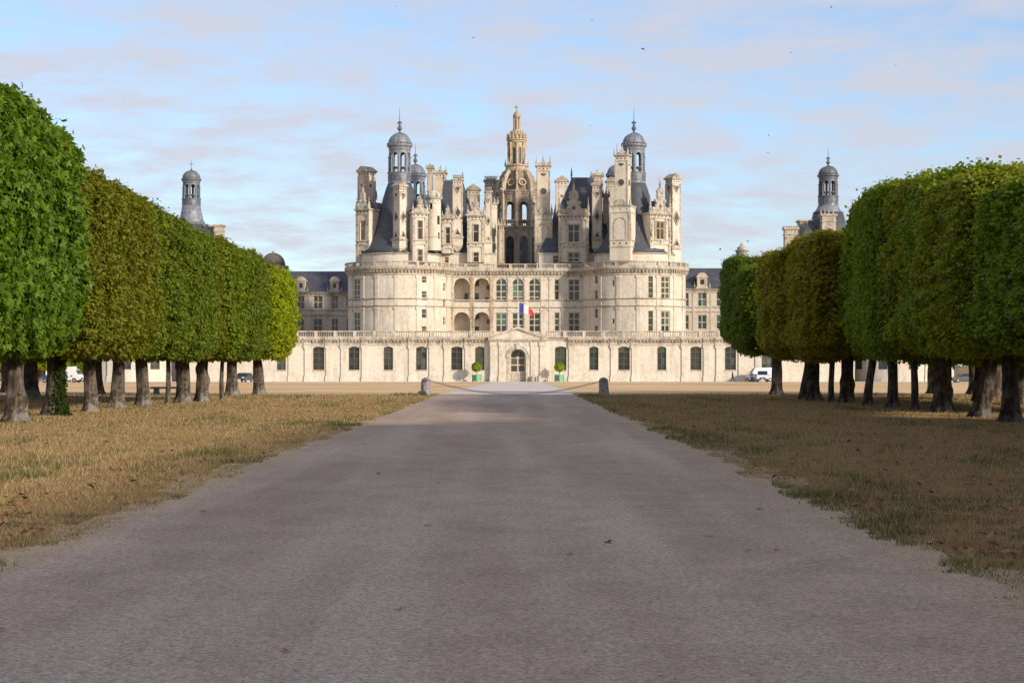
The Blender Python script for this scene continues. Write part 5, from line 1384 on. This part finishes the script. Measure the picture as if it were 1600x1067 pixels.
# ------------------------------------------------------------------ people
SKIN = mat_plain('skin', (.42, .26, .19), .6); HAIR = mat_plain('dark_hair', (.02, .016, .013), .7)
DARKC = mat_plain('dark_clothes', (.02, .02, .025), .9); LEGC = mat_plain('black_leggings', (.015, .015, .018), .9); SHIRT = mat_plain('dark_teal_shirt', (.03, .06, .065), .9); SHOE = mat_plain('pale_shoes', (.5, .48, .45), .7)
def person(label, loc, rz, stride, arms, top, legs_m, bend):
    p = thing('person', label, 'person', loc, rz, 'people in front of the castle')
    J = {'pel': (0,0,.95,.15), 'waist': (0,-.02,1.08,.135), 'chest': (0,-.04,1.32,.17), 'neck': (0,-.05,1.50,.065), 'head': (0,-.07,1.62,.095), 'crown': (0,-.06,1.73,.075)}
    E = [('pel','waist'),('waist','chest'),('chest','neck'),('neck','head'),('head','crown')]
    for s, q in ((-1, 1), (1, -1)):
        n = 'L' if s < 0 else 'R'; st = stride*q
        J['hip'+n] = (s*.1, 0, .90, .115); J['knee'+n] = (s*.1, -st*.5-bend*.1, .50, .075); J['ank'+n] = (s*.1, -st+(.12 if st < 0 else 0), .09+(.14*bend if st < 0 else 0), .05); J['toe'+n] = (s*.11, -st-.15+(.10 if st < 0 else 0), .05+(.05*bend if st < 0 else 0), .045)
        J['sh'+n] = (s*.19, -.04, 1.43, .075); J['elb'+n] = (s*.26, .05+arms*st*.4, 1.16, .05); J['wri'+n] = (s*.24, -.08+arms*st*.9, .97+arms*.12, .036); J['han'+n] = (s*.23, -.13+arms*st*1.0, .90+arms*.16, .04)
        E += [('pel','hip'+n),('hip'+n,'knee'+n),('knee'+n,'ank'+n),('ank'+n,'toe'+n),('chest','sh'+n),('sh'+n,'elb'+n),('elb'+n,'wri'+n),('wri'+n,'han'+n)]
        for k in range(5):                     # fingers and thumb
            fn = 'f%d%s' % (k, n); off = (k-1.5)*.022
            J[fn] = (s*.23+(-s*.05 if k == 4 else 0), -.13+arms*st+(off if k < 4 else -.03), .82+arms*.16+(.04 if k == 4 else (.008*abs(k-1.5))), .010); E.append(('han'+n, fn))
    names = list(J); me = bpy.data.meshes.new('body'); me.from_pydata([J[k][:3] for k in names], [(names.index(a), names.index(b)) for a, b in E], [])
    o = bpy.data.objects.new('body', me); COL.objects.link(o); o.parent = p
    sk = o.modifiers.new('skin', 'SKIN'); ss = o.modifiers.new('sub', 'SUBSURF'); ss.levels = 1; ss.render_levels = 1
    for i, k in enumerate(names):
        d = me.skin_vertices[0].data[i]; d.radius = (J[k][3], J[k][3]); d.use_root = (k == 'pel')
    dg = bpy.context.evaluated_depsgraph_get(); m2 = bpy.data.meshes.new_from_object(o.evaluated_get(dg)); o.modifiers.clear(); o.data = m2
    for mt in (SKIN, top, legs_m, SHOE): m2.materials.append(mt)
    for f in m2.polygons:
        c_ = f.center; f.use_smooth = True
        f.material_index = 3 if c_.z < .11 else 2 if c_.z < .98 and abs(c_.x) < .2 else 1 if c_.z < 1.47 and c_.z > (1.02) else 0
    hr = MB().lathe([(.10, 1.60), (.108, 1.66), (.10, 1.73), (.07, 1.79), (.01, 1.815)], 12, (0, -.03, 0)); ob('hair', hr, HAIR, p, smooth=True)
    fc = MB().lathe([(.004, -.03), (.02, 0), (.004, .03)], 6, (0, -.175, 1.63)); ob('nose', fc, SKIN, p)
    for s in (-1, 1): ob('eye', MB().lathe([(.003,-.01),(.012,0),(.003,.01)], 6, (s*.035, -.158, 1.66)), HAIR, p); ob('ear', MB().lathe([(.004,-.03),(.018,0),(.004,.03)], 6, (s*.10, -.06, 1.635)), SKIN, p)
    ob('mouth', MB().bx(-.025, .025, -.168, -.155, 1.575, 1.583), RLAMP, p)
    return p
person('person in dark sportswear running in front of the castle wall', road_loc(1145, 290), R(-70), .34, .9, DARKC, LEGC, 1)
person('person in dark teal top standing beside the white vans', road_loc(1174.5, 290.5), R(30), .08, .2, SHIRT, LEGC, 0)

# ------------------------------------------------------------------ birds
BIRD = mat_plain('bird_feathers', (.025, .023, .022), .8)
def bird(px, py, D, span, rz, flap, txt):
    o = thing('bird', 'small dark bird in flight ' + txt, 'bird', (X(px, D), D, Z(py, D)), rz, 'birds in the sky')
    s = span/2
    bm_ = MB().lathe([(.004, -.5), (.07, -.42), (.16, -.1), (.15, .15), (.09, .34), (.11, .43), (.05, .53), (.004, .62)], 8)
    b2 = MB().join(bm_, Matrix.Rotation(R(90), 4, 'X') @ Matrix.Scale(s*.8, 4))
    b2.add([(-.05*s,.3*s,0),(.05*s,.3*s,0),(.16*s,.66*s,.01),(-.16*s,.66*s,.01),(0,.5*s,.03*s)], [(0,1,2,3),(0,4,1)])
    ob('body', b2, BIRD, o, smooth=True)
    for sx in (-1, 1):
        zt = flap*s
        pts = [(sx*.06*s,-.22*s,.03*s),(sx*.45*s,-.30*s,.03*s+zt*.6),(sx*s,.02*s,zt),(sx*.5*s,.06*s,zt*.55),(sx*.06*s,.18*s,.02*s)]
        low = [(x, y, z-.025*s) for x, y, z in pts]
        ob('wing', MB().add(pts+low, [(0,1,2,3,4),(9,8,7,6,5)]+[(i, (i+1) % 5, 5+(i+1) % 5, 5+i) for i in range(5)]), BIRD, o)
for a in [(1004, 76, 120, .50, 60, -.4, 'right of the central spire, largest of all'), (740, 60, 150, .45, 20, .5, 'high above the left lantern dome'), (1299, 12, 150, .45, 50, .4, 'at the top edge on the right'),
          (1236, 83, 170, .42, -30, .3, 'high on the right below the top edge one'), (925, 32, 170, .45, 85, .05, 'near the top edge right of the spire'), (922, 197, 180, .38, 80, .1, 'between the spire and the right lantern'),
          (1201, 212, 160, .40, 70, .3, 'above the right wing, upper of two'), (1199.5, 239, 160, .42, 30, -.3, 'above the right wing, lower of two'), (1125, 390, 160, .62, 85, .35, 'gliding just above the right wing roof'),
          (1169, 378, 170, .50, 30, .7, 'beside the small turret left of the right trees'), (618, 10, 190, .35, 40, .2, 'at the top edge above the left lantern'), (652, 241, 200, .3, 10, .3, 'beside the left lantern dome'), (1400, 102, 200, .35, 20, .3, 'in the sky far right above the trees')]:
    bird(a[0], a[1], a[2], a[3], R(a[4]), a[5], a[6])

# ------------------------------------------------------------------ trees: box clipped crowns on old trunks
HX, HY, HZ = 2.25, 2.75, 3.2
def crown(seed, n, size, lobes=1, p=5.0):
    r = np.random.default_rng(seed)
    area = np.array([HY*HZ, HY*HZ, HX*HZ, HX*HZ, HX*HY, HX*HY*.8])
    face = r.choice(6, n, p=area/area.sum()); q = r.uniform(-1, 1, (n, 3))
    for k in range(6):
        s_ = face == k; q[s_, k//2] = 1 if k % 2 == 0 else -1
    nrm_p = (np.abs(q)**p).sum(1)**(1/p); q /= nrm_p[:, None]
    H3 = np.array([HX, HY, HZ])
    nr = np.sign(q)*np.abs(q)**(p-1)/H3; nr /= np.linalg.norm(nr, axis=1)[:, None]
    pts = q*H3
    disp = np.zeros(n)
    for a, wl_ in ((.10, 2.6), (.09, 1.2), (.09, .6), (.07, .3)):
        for _ in range(3):
            k = r.normal(0, 1, 3); k *= 2*PI/wl_/np.linalg.norm(k); disp += a*.58*np.sin(pts@k + r.uniform(0, 6.28))
    depth = np.minimum(r.exponential(.15, n), .8)
    sprig = (r.random(n) < .035)*r.uniform(.05, .30, n)*(.35+.65*(nr[:, 2] > .2))
    pts = pts + nr*(disp-depth+sprig)[:, None]
    low = pts[:, 2] < -HZ*.86                      # ragged underside
    pts[low, 2] += disp[low]*1.8 + r.uniform(-.16, .12, low.sum())
    # a core of big leaves so that the crown stays closed
    m = 1500; c = r.uniform(-1, 1, (m, 3)); c /= np.maximum(1e-3, (np.abs(c)**4).sum(1)**.25)[:, None]
    cp = c*H3*r.uniform(.42, .72, m)[:, None]; cn = c/np.linalg.norm(c, axis=1)[:, None]
    A = leaf_cloud('crown', pts, nr, size, seed, lobes)
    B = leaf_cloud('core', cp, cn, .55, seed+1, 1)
    va = np.empty(len(A.vertices)*3, np.float32); A.vertices.foreach_get('co', va); vb = np.empty(len(B.vertices)*3, np.float32); B.vertices.foreach_get('co', vb)
    ia = np.empty(len(A.loops), np.int32); A.loops.foreach_get('vertex_index', ia); ib = np.empty(len(B.loops), np.int32); B.loops.foreach_get('vertex_index', ib)
    aa = np.empty(len(A.vertices), np.float32); A.attributes['leafvar'].data.foreach_get('value', aa); ab = np.empty(len(B.vertices), np.float32); B.attributes['leafvar'].data.foreach_get('value', ab)
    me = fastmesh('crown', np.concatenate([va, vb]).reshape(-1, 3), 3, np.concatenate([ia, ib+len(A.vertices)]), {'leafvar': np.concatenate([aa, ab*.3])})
    bpy.data.meshes.remove(A); bpy.data.meshes.remove(B)
    me.materials.append(LEAF)
    return me
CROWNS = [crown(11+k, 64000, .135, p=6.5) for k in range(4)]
MAPLE = [crown(31+k, 42000, .175, 3, p=6) for k in range(2)]

def trunk_mesh(seed, r0, h, knob=0, lean=0, flare=1.5):
    r_ = random.Random(seed); n = 18; m = MB(); rings = 22
    ph = [r_.uniform(0, 6.28) for _ in range(6)]; kb = [(r_.uniform(0, 6.28), r_.uniform(.2, h*.8), r_.uniform(.18, .34)) for _ in range(knob)]
    prev = None
    for i in range(rings+1):
        z = -.15 + (h+.15)*i/rings; t = max(0, z/h)
        rr = r0*(1 - .22*t + (flare-1)*math.exp(-max(0, z)/.22)) * (1+.10*max(0, t-.8)/.2)
        for k in range(n):
            a = 2*PI*k/n
            d = 1 + .07*math.sin(3*a+ph[0]+z*.8) + .05*math.sin(5*a+ph[1]-z*1.3) + .03*math.sin(9*a+ph[2]) + .04*math.sin(z*4+ph[3]+2*a)
            if z < .45: d += .14*(1-max(0, z)/.45)*math.sin(5*a+ph[4])
            for ka, kz, kr in kb:
                da = math.atan2(math.sin(a-ka), math.cos(a-ka)); d += 1.0*kr*math.exp(-(da*da)/.25-((z-kz)/.22)**2)/max(.3, r0*1.5)*.6
            m.v.append((rr*d*math.cos(a)+lean*max(0, z)+.03*math.sin(z*1.7+ph[5]), rr*d*math.sin(a), z))
    for i in range(rings):
        for k in range(n):
            m.f.append((i*n+k, i*n+(k+1) % n, (i+1)*n+(k+1) % n, (i+1)*n+k)); m.m.append(0)
    m.f.append(tuple(rings*n+k for k in range(n))); m.m.append(0)
    return m
def limb_mesh(seed, r0, h):
    r_ = random.Random(seed); a = r_.uniform(.35, .65)
    pts = [(0,0,0)]
    for i in range(1, 6): pts.append((a*h*.115*i*(.6+.1*i)+r_.uniform(-.1, .1), r_.uniform(-.15, .15)*i*.5, h*i/5))
    me = MB().tube(pts, [r0*(1-.17*i) for i in range(6)], 7).mesh('limb', True); me.materials.append(BARK); return me
LIMBS = [limb_mesh(50+k, .17, 3.4) for k in range(3)]
def row_tree(name, label, x, y, h, r0, cr, ctint, zb=2.0, lean=0., knob=0, sx=1., sy=1., ttint=(1,1,1), group=None, flare=1.5, cdx=0., crowns=CROWNS, ivy=False, seed=None):
    seed = seed if seed is not None else int(abs(x*31+y*17))
    z0 = gz(y)
    t = thing(name, label, 'tree', (x, y, z0), 0, group)
    th = zb+1.1
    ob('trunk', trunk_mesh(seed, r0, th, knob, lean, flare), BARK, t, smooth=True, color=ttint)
    for k in range(4):
        ob('limb', LIMBS[(k+seed) % 3], None, t, (lean*th*.92, 0, th-.45), rz=R(90*k+seed*13 % 70), color=ttint, scale=(1, 1, max(.4, (h-th)/4.6)))
    c = ob('crown', cr, None, t, (lean*th*.6+cdx, 0, (zb+h)/2), rz=random.choice((0, PI)), color=ctint, scale=(sx, sy, (h-zb)/2/HZ))
    if ivy:
        g_ = np.random.default_rng(seed); n = 1500; a = g_.normal(-.55, .42, n); z = g_.random(n)**1.6*2.2; rr = r0*(1.06-.2*z/th+.5*np.exp(-z/.22))
        keep = np.abs(a+.55) < 1.0-.3*z/2.3*g_.random(n)+.25*np.sin(z*5); a, z, rr = a[keep], z[keep], rr[keep]
        d = np.stack([np.cos(a), np.sin(a), np.zeros_like(a)], 1); p_ = d*(rr+g_.random(len(a))*.05)[:, None]; p_[:, 2] = z
        ob('ivy', leaf_cloud('ivy', p_, d, .10, seed), LEAF, t, color=(.34, .38, .5, 0))
    return t
BRIGHT = (1.0, 1.25, .9, .0); OLIVE = (1.25, 1.15, .8, .4); MID = (1.12, 1.2, .85, .2); YEL = (2.3, 2.1, .7, .1); YG = (1.4, 1.45, .85, .1)
ORD = ['first', 'second', 'third', 'fourth', 'fifth', 'sixth', 'seventh', 'eighth', 'ninth', 'tenth', 'eleventh', 'twelfth', 'thirteenth']
GL_, GR_ = 'clipped trees in the left row', 'clipped trees in the right row'
LT = [  # px, base row, height, trunk radius, crown set, crown tint, lean, knobs, description
 (-52, 668.5, 9.0, .28, MAPLE[1], BRIGHT, 0, 0, 'clipped tree with large bright green leaves cut by the left edge'),
 (26, 660, 8.6, .26, MAPLE[0], BRIGHT, 0, 1, 'clipped tree with big bright green crown and broad flared trunk, nearest on the left'),
 (85, 650, 7.8, .32, CROWNS[1], OLIVE, 0, 0, 'clipped tree with dark green ivy climbing its trunk in the left row'),
 (141, 644, 7.75, .23, CROWNS[2], OLIVE, 0, 0, 'clipped olive green tree next to the ivy covered one in the left row'),
 (183, 638, 7.6, .26, CROWNS[3], MID, .02, 0, 'clipped green tree, fourth full trunk from the left edge'),
 (224, 635, 7.4, .26, CROWNS[0], MID, -.03, 0, 'clipped green tree with pale lichened trunk base, left of the stone bench'),
 (286, 630, 7.15, .30, CROWNS[1], OLIVE, 0, 5, 'clipped tree with knobbly burred trunk right of the stone bench'),
 (316, 628, 6.95, .27, CROWNS[2], YG, .02, 3, 'clipped tree directly right of the burred one in the left row'),
 (362, 619, 7.3, .29, CROWNS[3], MID, .03, 0, 'clipped green tree, last but one of the left row towards the castle'),
 (404, 617, 6.95, .29, CROWNS[0], YEL, -.02, 0, 'clipped yellow green tree at the castle end of the left row')]
for i, (px_, yb, h, r0, cr, ct, lean, kn, lab) in enumerate(LT):
    D = F*EYE/(yb-HOR)
    row_tree('clipped_tree', lab, X(px_, D), D, h, r0, cr, ct, lean=lean, knob=kn, group=GL_, ivy=(px_ == 85), zb=2.1, sx=1.0, sy=1.06 if i < 7 else {362: 1.05, 404: 1.0}.get(px_, 1.2), flare=2.0 if px_ == 26 else 1.6, cdx=-.85 if i < 2 else {362: -.6, 404: -.45}.get(px_, -.35))
for px_, yb, h, lab in ((262, 633, 7.0, 'slim young tree with thin straight trunk at the stone bench'), (347, 626.5, 6.8, 'slim young tree between the two last thick trunks on the left'), (91, 627, 7.6, 'slim young tree behind the ivy covered trunk')):
    D = F*EYE/(yb-HOR); row_tree('young_clipped_tree', lab, X(px_, D), D, h, .10 if px_ > 100 else .13, CROWNS[1], MID, group='young trees in the left row', sx=.8, sy=.6, flare=1.1)
k = 0
for px_, yb, r0 in ((47, 622, .42), (152, 617, .28), (-30, 628, .35), (10, 612, .3)):   # second row on the left
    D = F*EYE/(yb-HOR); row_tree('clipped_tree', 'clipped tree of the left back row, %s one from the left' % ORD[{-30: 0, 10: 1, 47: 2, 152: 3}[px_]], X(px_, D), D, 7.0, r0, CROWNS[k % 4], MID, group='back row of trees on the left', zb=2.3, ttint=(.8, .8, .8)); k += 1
DK = (1.40, 1.5, .95, .1); BR = (1.85, 1.55, .85, .6); BR2 = (1.7, 1.58, .9, .3)
RTR = [
 (1668, 668.5, 6.3, .27, CROWNS[1], DK, 0, 0, 'clipped dark green tree cut by the right edge'),
 (1580, 660, 7.0, .26, CROWNS[0], BR2, .0, 0, 'clipped dark tree with straight mottled trunk, nearest on the right'),
 (1530, 652, 7.7, .26, CROWNS[2], DK, .20, 0, 'clipped dark tree with trunk leaning right near the right edge'),
 (1474, 645, 8.0, .30, CROWNS[3], BR2, 0, 6, 'clipped tree with stout knobbly trunk on the right'),
 (1394, 638, 8.1, .20, CROWNS[1], DK, 0, 1, 'clipped dark green tree with upright trunk left of a thin trunk'),
 (1356, 635, 8.2, .17, CROWNS[0], DK, .10, 0, 'clipped dark tree with slim leaning trunk where the tall crowns begin'),
 (1323, 630, 7.2, .29, CROWNS[2], BR, 0, 5, 'clipped brownish green tree with burred flared trunk in the right row'),
 (1272, 626, 6.9, .29, CROWNS[3], BR, 0, 0, 'clipped rusty green tree with thick dark trunk paired with a leaning one'),
 (1213, 617, 7.0, .30, CROWNS[1], MID, .02, 0, 'clipped green tree with pale grey trunk at the castle end on the right')]
for i, (px_, yb, h, r0, cr, ct, lean, kn, lab) in enumerate(RTR):
    D = F*EYE/(yb-HOR)
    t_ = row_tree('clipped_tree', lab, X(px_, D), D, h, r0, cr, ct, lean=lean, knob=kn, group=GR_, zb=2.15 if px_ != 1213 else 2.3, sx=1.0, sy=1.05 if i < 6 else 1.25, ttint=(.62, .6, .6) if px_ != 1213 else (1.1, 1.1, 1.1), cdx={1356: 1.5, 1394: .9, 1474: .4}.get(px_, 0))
    if px_ == 1213:      # overhanging bough beyond the end of the row, higher off the ground
        ob('crown', CROWNS[2], None, t_, (X(1163, D+4)-X(1213, D), 4.0, 5.35), color=(1.0, 1.2, .9, .05), scale=(.52, .8, .74))
        ob('limb', LIMBS[1], None, t_, (-.05, .4, 2.6), rz=R(115), scale=(1.2, 1.2, .55))
for px_, yb, h, r0, lean, lab in ((1428, 642, 8.0, .13, 0, 'slim young tree with thin pale trunk right of the upright dark one'), (1300, 629, 6.9, .13, 0, 'slim young tree beside the burred flared trunk on the right'), (1257, 624, 6.8, .22, .10, 'leaning tree pressed against the thick dark trunk on the right')):
    D = F*EYE/(yb-HOR); row_tree('young_clipped_tree', lab, X(px_, D), D, h, r0, CROWNS[2], DK if px_ > 1400 else BR, group='young trees in the right row', sx=.8, sy=.6, flare=1.15, lean=lean, ttint=(.7, .7, .7))
for i, (px_, yb, r0) in enumerate(((1459, 615, .32), (1522, 616, .33), (1556, 620, .36), (1612, 626, .35), (1640, 634, .35), (1700, 648, .35))):
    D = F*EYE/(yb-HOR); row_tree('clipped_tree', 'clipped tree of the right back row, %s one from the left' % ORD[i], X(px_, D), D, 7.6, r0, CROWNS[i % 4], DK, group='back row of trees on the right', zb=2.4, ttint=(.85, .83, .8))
for i, y in enumerate((58., 64., 70., 76., 82.)):
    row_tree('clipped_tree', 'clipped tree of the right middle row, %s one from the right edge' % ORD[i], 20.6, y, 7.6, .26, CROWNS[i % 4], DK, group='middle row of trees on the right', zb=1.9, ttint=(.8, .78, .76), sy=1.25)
# the avenue goes on beside and behind the camera on the right; it shades the road
for i in range(11):
    y = 39.5 - i*5.2
    row_tree('clipped_tree', 'clipped tree of the right row out of the picture, %s one back' % ORD[i], 14.4, y, 6.0 if i == 0 else 7.2 if i == 1 else 8.6, .35, CROWNS[i % 4], DK, group='right row beyond the picture', zb=2.2, sy=1.05, seed=900+i)
    row_tree('clipped_tree', 'clipped tree of the right back row out of the picture, %s one back' % ORD[i], 20.4, y+2.3, 6.4 if i < 2 else 8.4, .35, CROWNS[(i+1) % 4], DK, group='right back row beyond the picture', zb=2.3, sy=1.05, seed=930+i)
# free growing trees at both far ends
for i, (px_, D, h, ct) in enumerate(((8, 215, 9.5, YEL), (62, 232, 9., YEL), (112, 300, 10, YG), (-40, 225, 10, YG), (25, 320, 14, MID), (70, 340, 15, MID), (1548, 315, 12, DK), (1590, 300, 12, MID), (1640, 330, 14, DK), (1700, 300, 13, DK))):
    row_tree('park_tree', 'distant %s tree seen under the %s trees, %s one from the left' % ('yellow green' if ct in (YEL, YG) else 'green', 'left' if px_ < 800 else 'right', ORD[{-40:0, 8:1, 25:2, 62:3, 70:4, 112:5, 1548:0, 1590:1, 1640:2, 1700:3}[px_]]),
             X(px_, D), D, h, .3, CROWNS[i % 4], ct, zb=2.0, sx=1.6, sy=1.3, group='distant trees at the ends of the castle', flare=1.2, ttint=(1.5, 1.4, 1.3))

# ------------------------------------------------------------------ grass and fallen leaves
def mat_grass():
    t = NT('dry_grass'); a = t.n('ShaderNodeAttribute', attribute_name='hue')
    c = t.ramp(a.outputs['Fac'], (0., (.06, .09, .022)), (.28, (.13, .145, .04)), (.45, (.29, .192, .086)), (.75, (.44, .30, .14)), (1., (.58, .42, .235)))
    b = t.bsdf(c, .8, spec=.15); tr = t.n('ShaderNodeBsdfTranslucent'); t.l(c, tr.inputs[0]); ms = t.n('ShaderNodeMixShader'); ms.inputs[0].default_value = .25
    t.l(b.outputs[0], ms.inputs[1]); t.l(tr.outputs[0], ms.inputs[2]); return t.done(ms)
def smooth_noise(x, y, seed, wl_):
    r = np.random.default_rng(seed); v = np.zeros_like(x)
    for _ in range(9):
        k = r.normal(0, 1, 2)*2*PI/wl_; v += np.sin(x*k[0]+y*k[1]+r.uniform(0, 6.28))
    return v/4.5
def grass(n, seed):
    r = np.random.default_rng(seed)
    # density follows distance: blades thin out and grow wider with range
    u = r.random(n); y = 7.5*(96/7.5)**(u**.80)
    side = np.where(r.random(n) < .5, -1., 1.)
    xe = np.where(side < 0, -.33-3.78, -.33+3.78)
    lim = np.maximum(y*.305+4.2, 8.5)
    x = xe + side*np.abs(r.random(n))*np.maximum(.3, lim-3.6)
    near = r.random(n) < .16
    x = np.where(near, xe + side*np.abs(r.normal(0, .35, n)) - side*.05, x)
    ok = (np.abs(x) < lim+.6) & (y < 96.8); x, y, side, xe, near = x[ok], y[ok], side[ok], xe[ok], near[ok]; n = len(x)
    de = np.abs(x-xe); g1 = smooth_noise(x, y*.45, 3, 5.0); g2 = smooth_noise(x, y, 4, 1.3)
    green = 1/(1+np.exp(-(g1*2.2+g2*1.3-1.5+1.5*np.exp(-de/.6))*2))
    de = de - .10 - .16*smooth_noise(x*0, y*1.0, 12, 2.6) - .14*smooth_noise(x*0, y, 13, .7)
    bare = smooth_noise(x, y, 8, 2.2) + smooth_noise(x, y, 9, .8)*.6
    ok = (r.random(n) < np.clip(.95+bare*.7, .06, 1)) & (de > 0) & ~((de < .45) & (r.random(n) < .6)); 
    x, y, de, green, side = x[ok], y[ok], de[ok], green[ok], side[ok]; n = len(x)
    hue = np.where(r.random(n) < green*.75, r.uniform(0, .34, n), np.clip(r.normal(.66, .17, n)+g1[ok]*.08, .36, 1))
    h = r.uniform(.018, .056, n)*(1+.9*green)*(1+.5*np.clip(g2[ok], 0, 1))*np.clip(.6+de*.5, .6, 1.0)*(1+y/140)
    wd = (.0017+.00012*y)*r.uniform(.7, 1.4, n)
    a = r.uniform(0, 2*PI, n); ln = h*r.uniform(.1, .85, n); b = r.uniform(0, 2*PI, n)
    dx, dy = np.cos(a)*wd, np.sin(a)*wd
    z0 = np.full(n, .004)
    P0 = np.stack([x-dx, y-dy, z0], 1); P1 = np.stack([x+dx, y+dy, z0], 1)
    M0 = np.stack([x-dx*.7+np.cos(b)*ln*.35, y-dy*.7+np.sin(b)*ln*.35, h*.62], 1); M1 = np.stack([x+dx*.7+np.cos(b)*ln*.35, y+dy*.7+np.sin(b)*ln*.35, h*.62], 1)
    T = np.stack([x+np.cos(b)*ln, y+np.sin(b)*ln, h], 1)
    V = np.stack([P0, P1, T], 1).reshape(-1, 3); I = np.arange(3*n)
    return fastmesh('grass', V, 3, I, {'hue': np.repeat(hue, 3)})
gr = ob('grass', grass(1050000, 5), mat_grass()); tag(gr, 'dry straw coloured grass blades with green tufts on both verges', 'grass', kind='stuff')

def mat_fallen():
    t = NT('fallen_leaf'); a = t.n('ShaderNodeAttribute', attribute_name='leafvar')
    c = t.ramp(a.outputs['Fac'], (0., (.10, .045, .025)), (.4, (.22, .085, .035)), (.85, (.30, .16, .07)), (1., (.26, .22, .05)))
    return t.done(t.bsdf(c, .7, spec=.2))
FALL = mat_fallen()
r_ = np.random.default_rng(77); n = 2300
yy = 13*(95/13)**r_.random(n); sd_ = np.where(r_.random(n) < .45, -1, 1); xx = -.33 + sd_*(4.1+r_.random(n)*np.maximum(.5, yy*.3-3.2))
cl_ = smooth_noise(xx, yy, 21, 4.0); ok = cl_ > -.1; xx, yy = xx[ok], yy[ok]; n = len(xx)
pts = np.stack([xx, yy, r_.uniform(.025, .075, n)], 1); nr = np.stack([r_.normal(0, .4, n), r_.normal(-.3, .4, n), np.ones(n)], 1)
fo = ob('fallen_leaves', leaf_cloud('fallen_leaves', pts, nr, .075, 5, 3, .35, 0), FALL); tag(fo, 'rusty fallen leaves scattered over the dry grass', 'leaves', kind='stuff')
# single leaves and twigs lying on the drive
spots = [(948, 849, 'brown leaf lying right of the road centre', .13), (622, 955, 'small yellow leaf in the near road', .08), (1103, 839, 'thin dark twig on the right of the road', .14), (670, 823, 'small dark leaf left of the road centre', .09), (683, 756, 'dark twig left of the road centre, further off', .13), (589, 742, 'dark leaf in the far left of the road', .12),
         (1167, 862, 'dark leaf near the right verge', .1), (1215, 861, 'darker leaf beside the right verge leaf', .1), (1182, 797, 'brown leaf far along the right of the road', .13), (10, 987, 'dark twig at the lower left edge', .12), (445, 1019, 'small brown leaf low in the road left of centre', .06), (885, 868, 'short twig in front of the brown leaf', .1), (316, 802, 'dark leaf close to the left verge', .12), (450, 1021, 'small dark crumb of leaf low left of centre', .05)]
for i, (px_, py_, lab, sz) in enumerate(spots):
    sz *= .62; D = F*EYE/(py_-HOR); one = np.array([[0, 0, .012]]); nn = np.array([[.1*math.sin(i*2), -.25, 1.]])
    me = leaf_cloud('fallen_leaf', one, nn, sz, 40+i, 3 if i not in (2, 4, 9, 11) else 1, .2, 0)
    o = ob('fallen_leaf', me, FALL, None, (X(px_, D), D, .008)); tag(o, lab, 'leaf', 'leaves and twigs on the road')
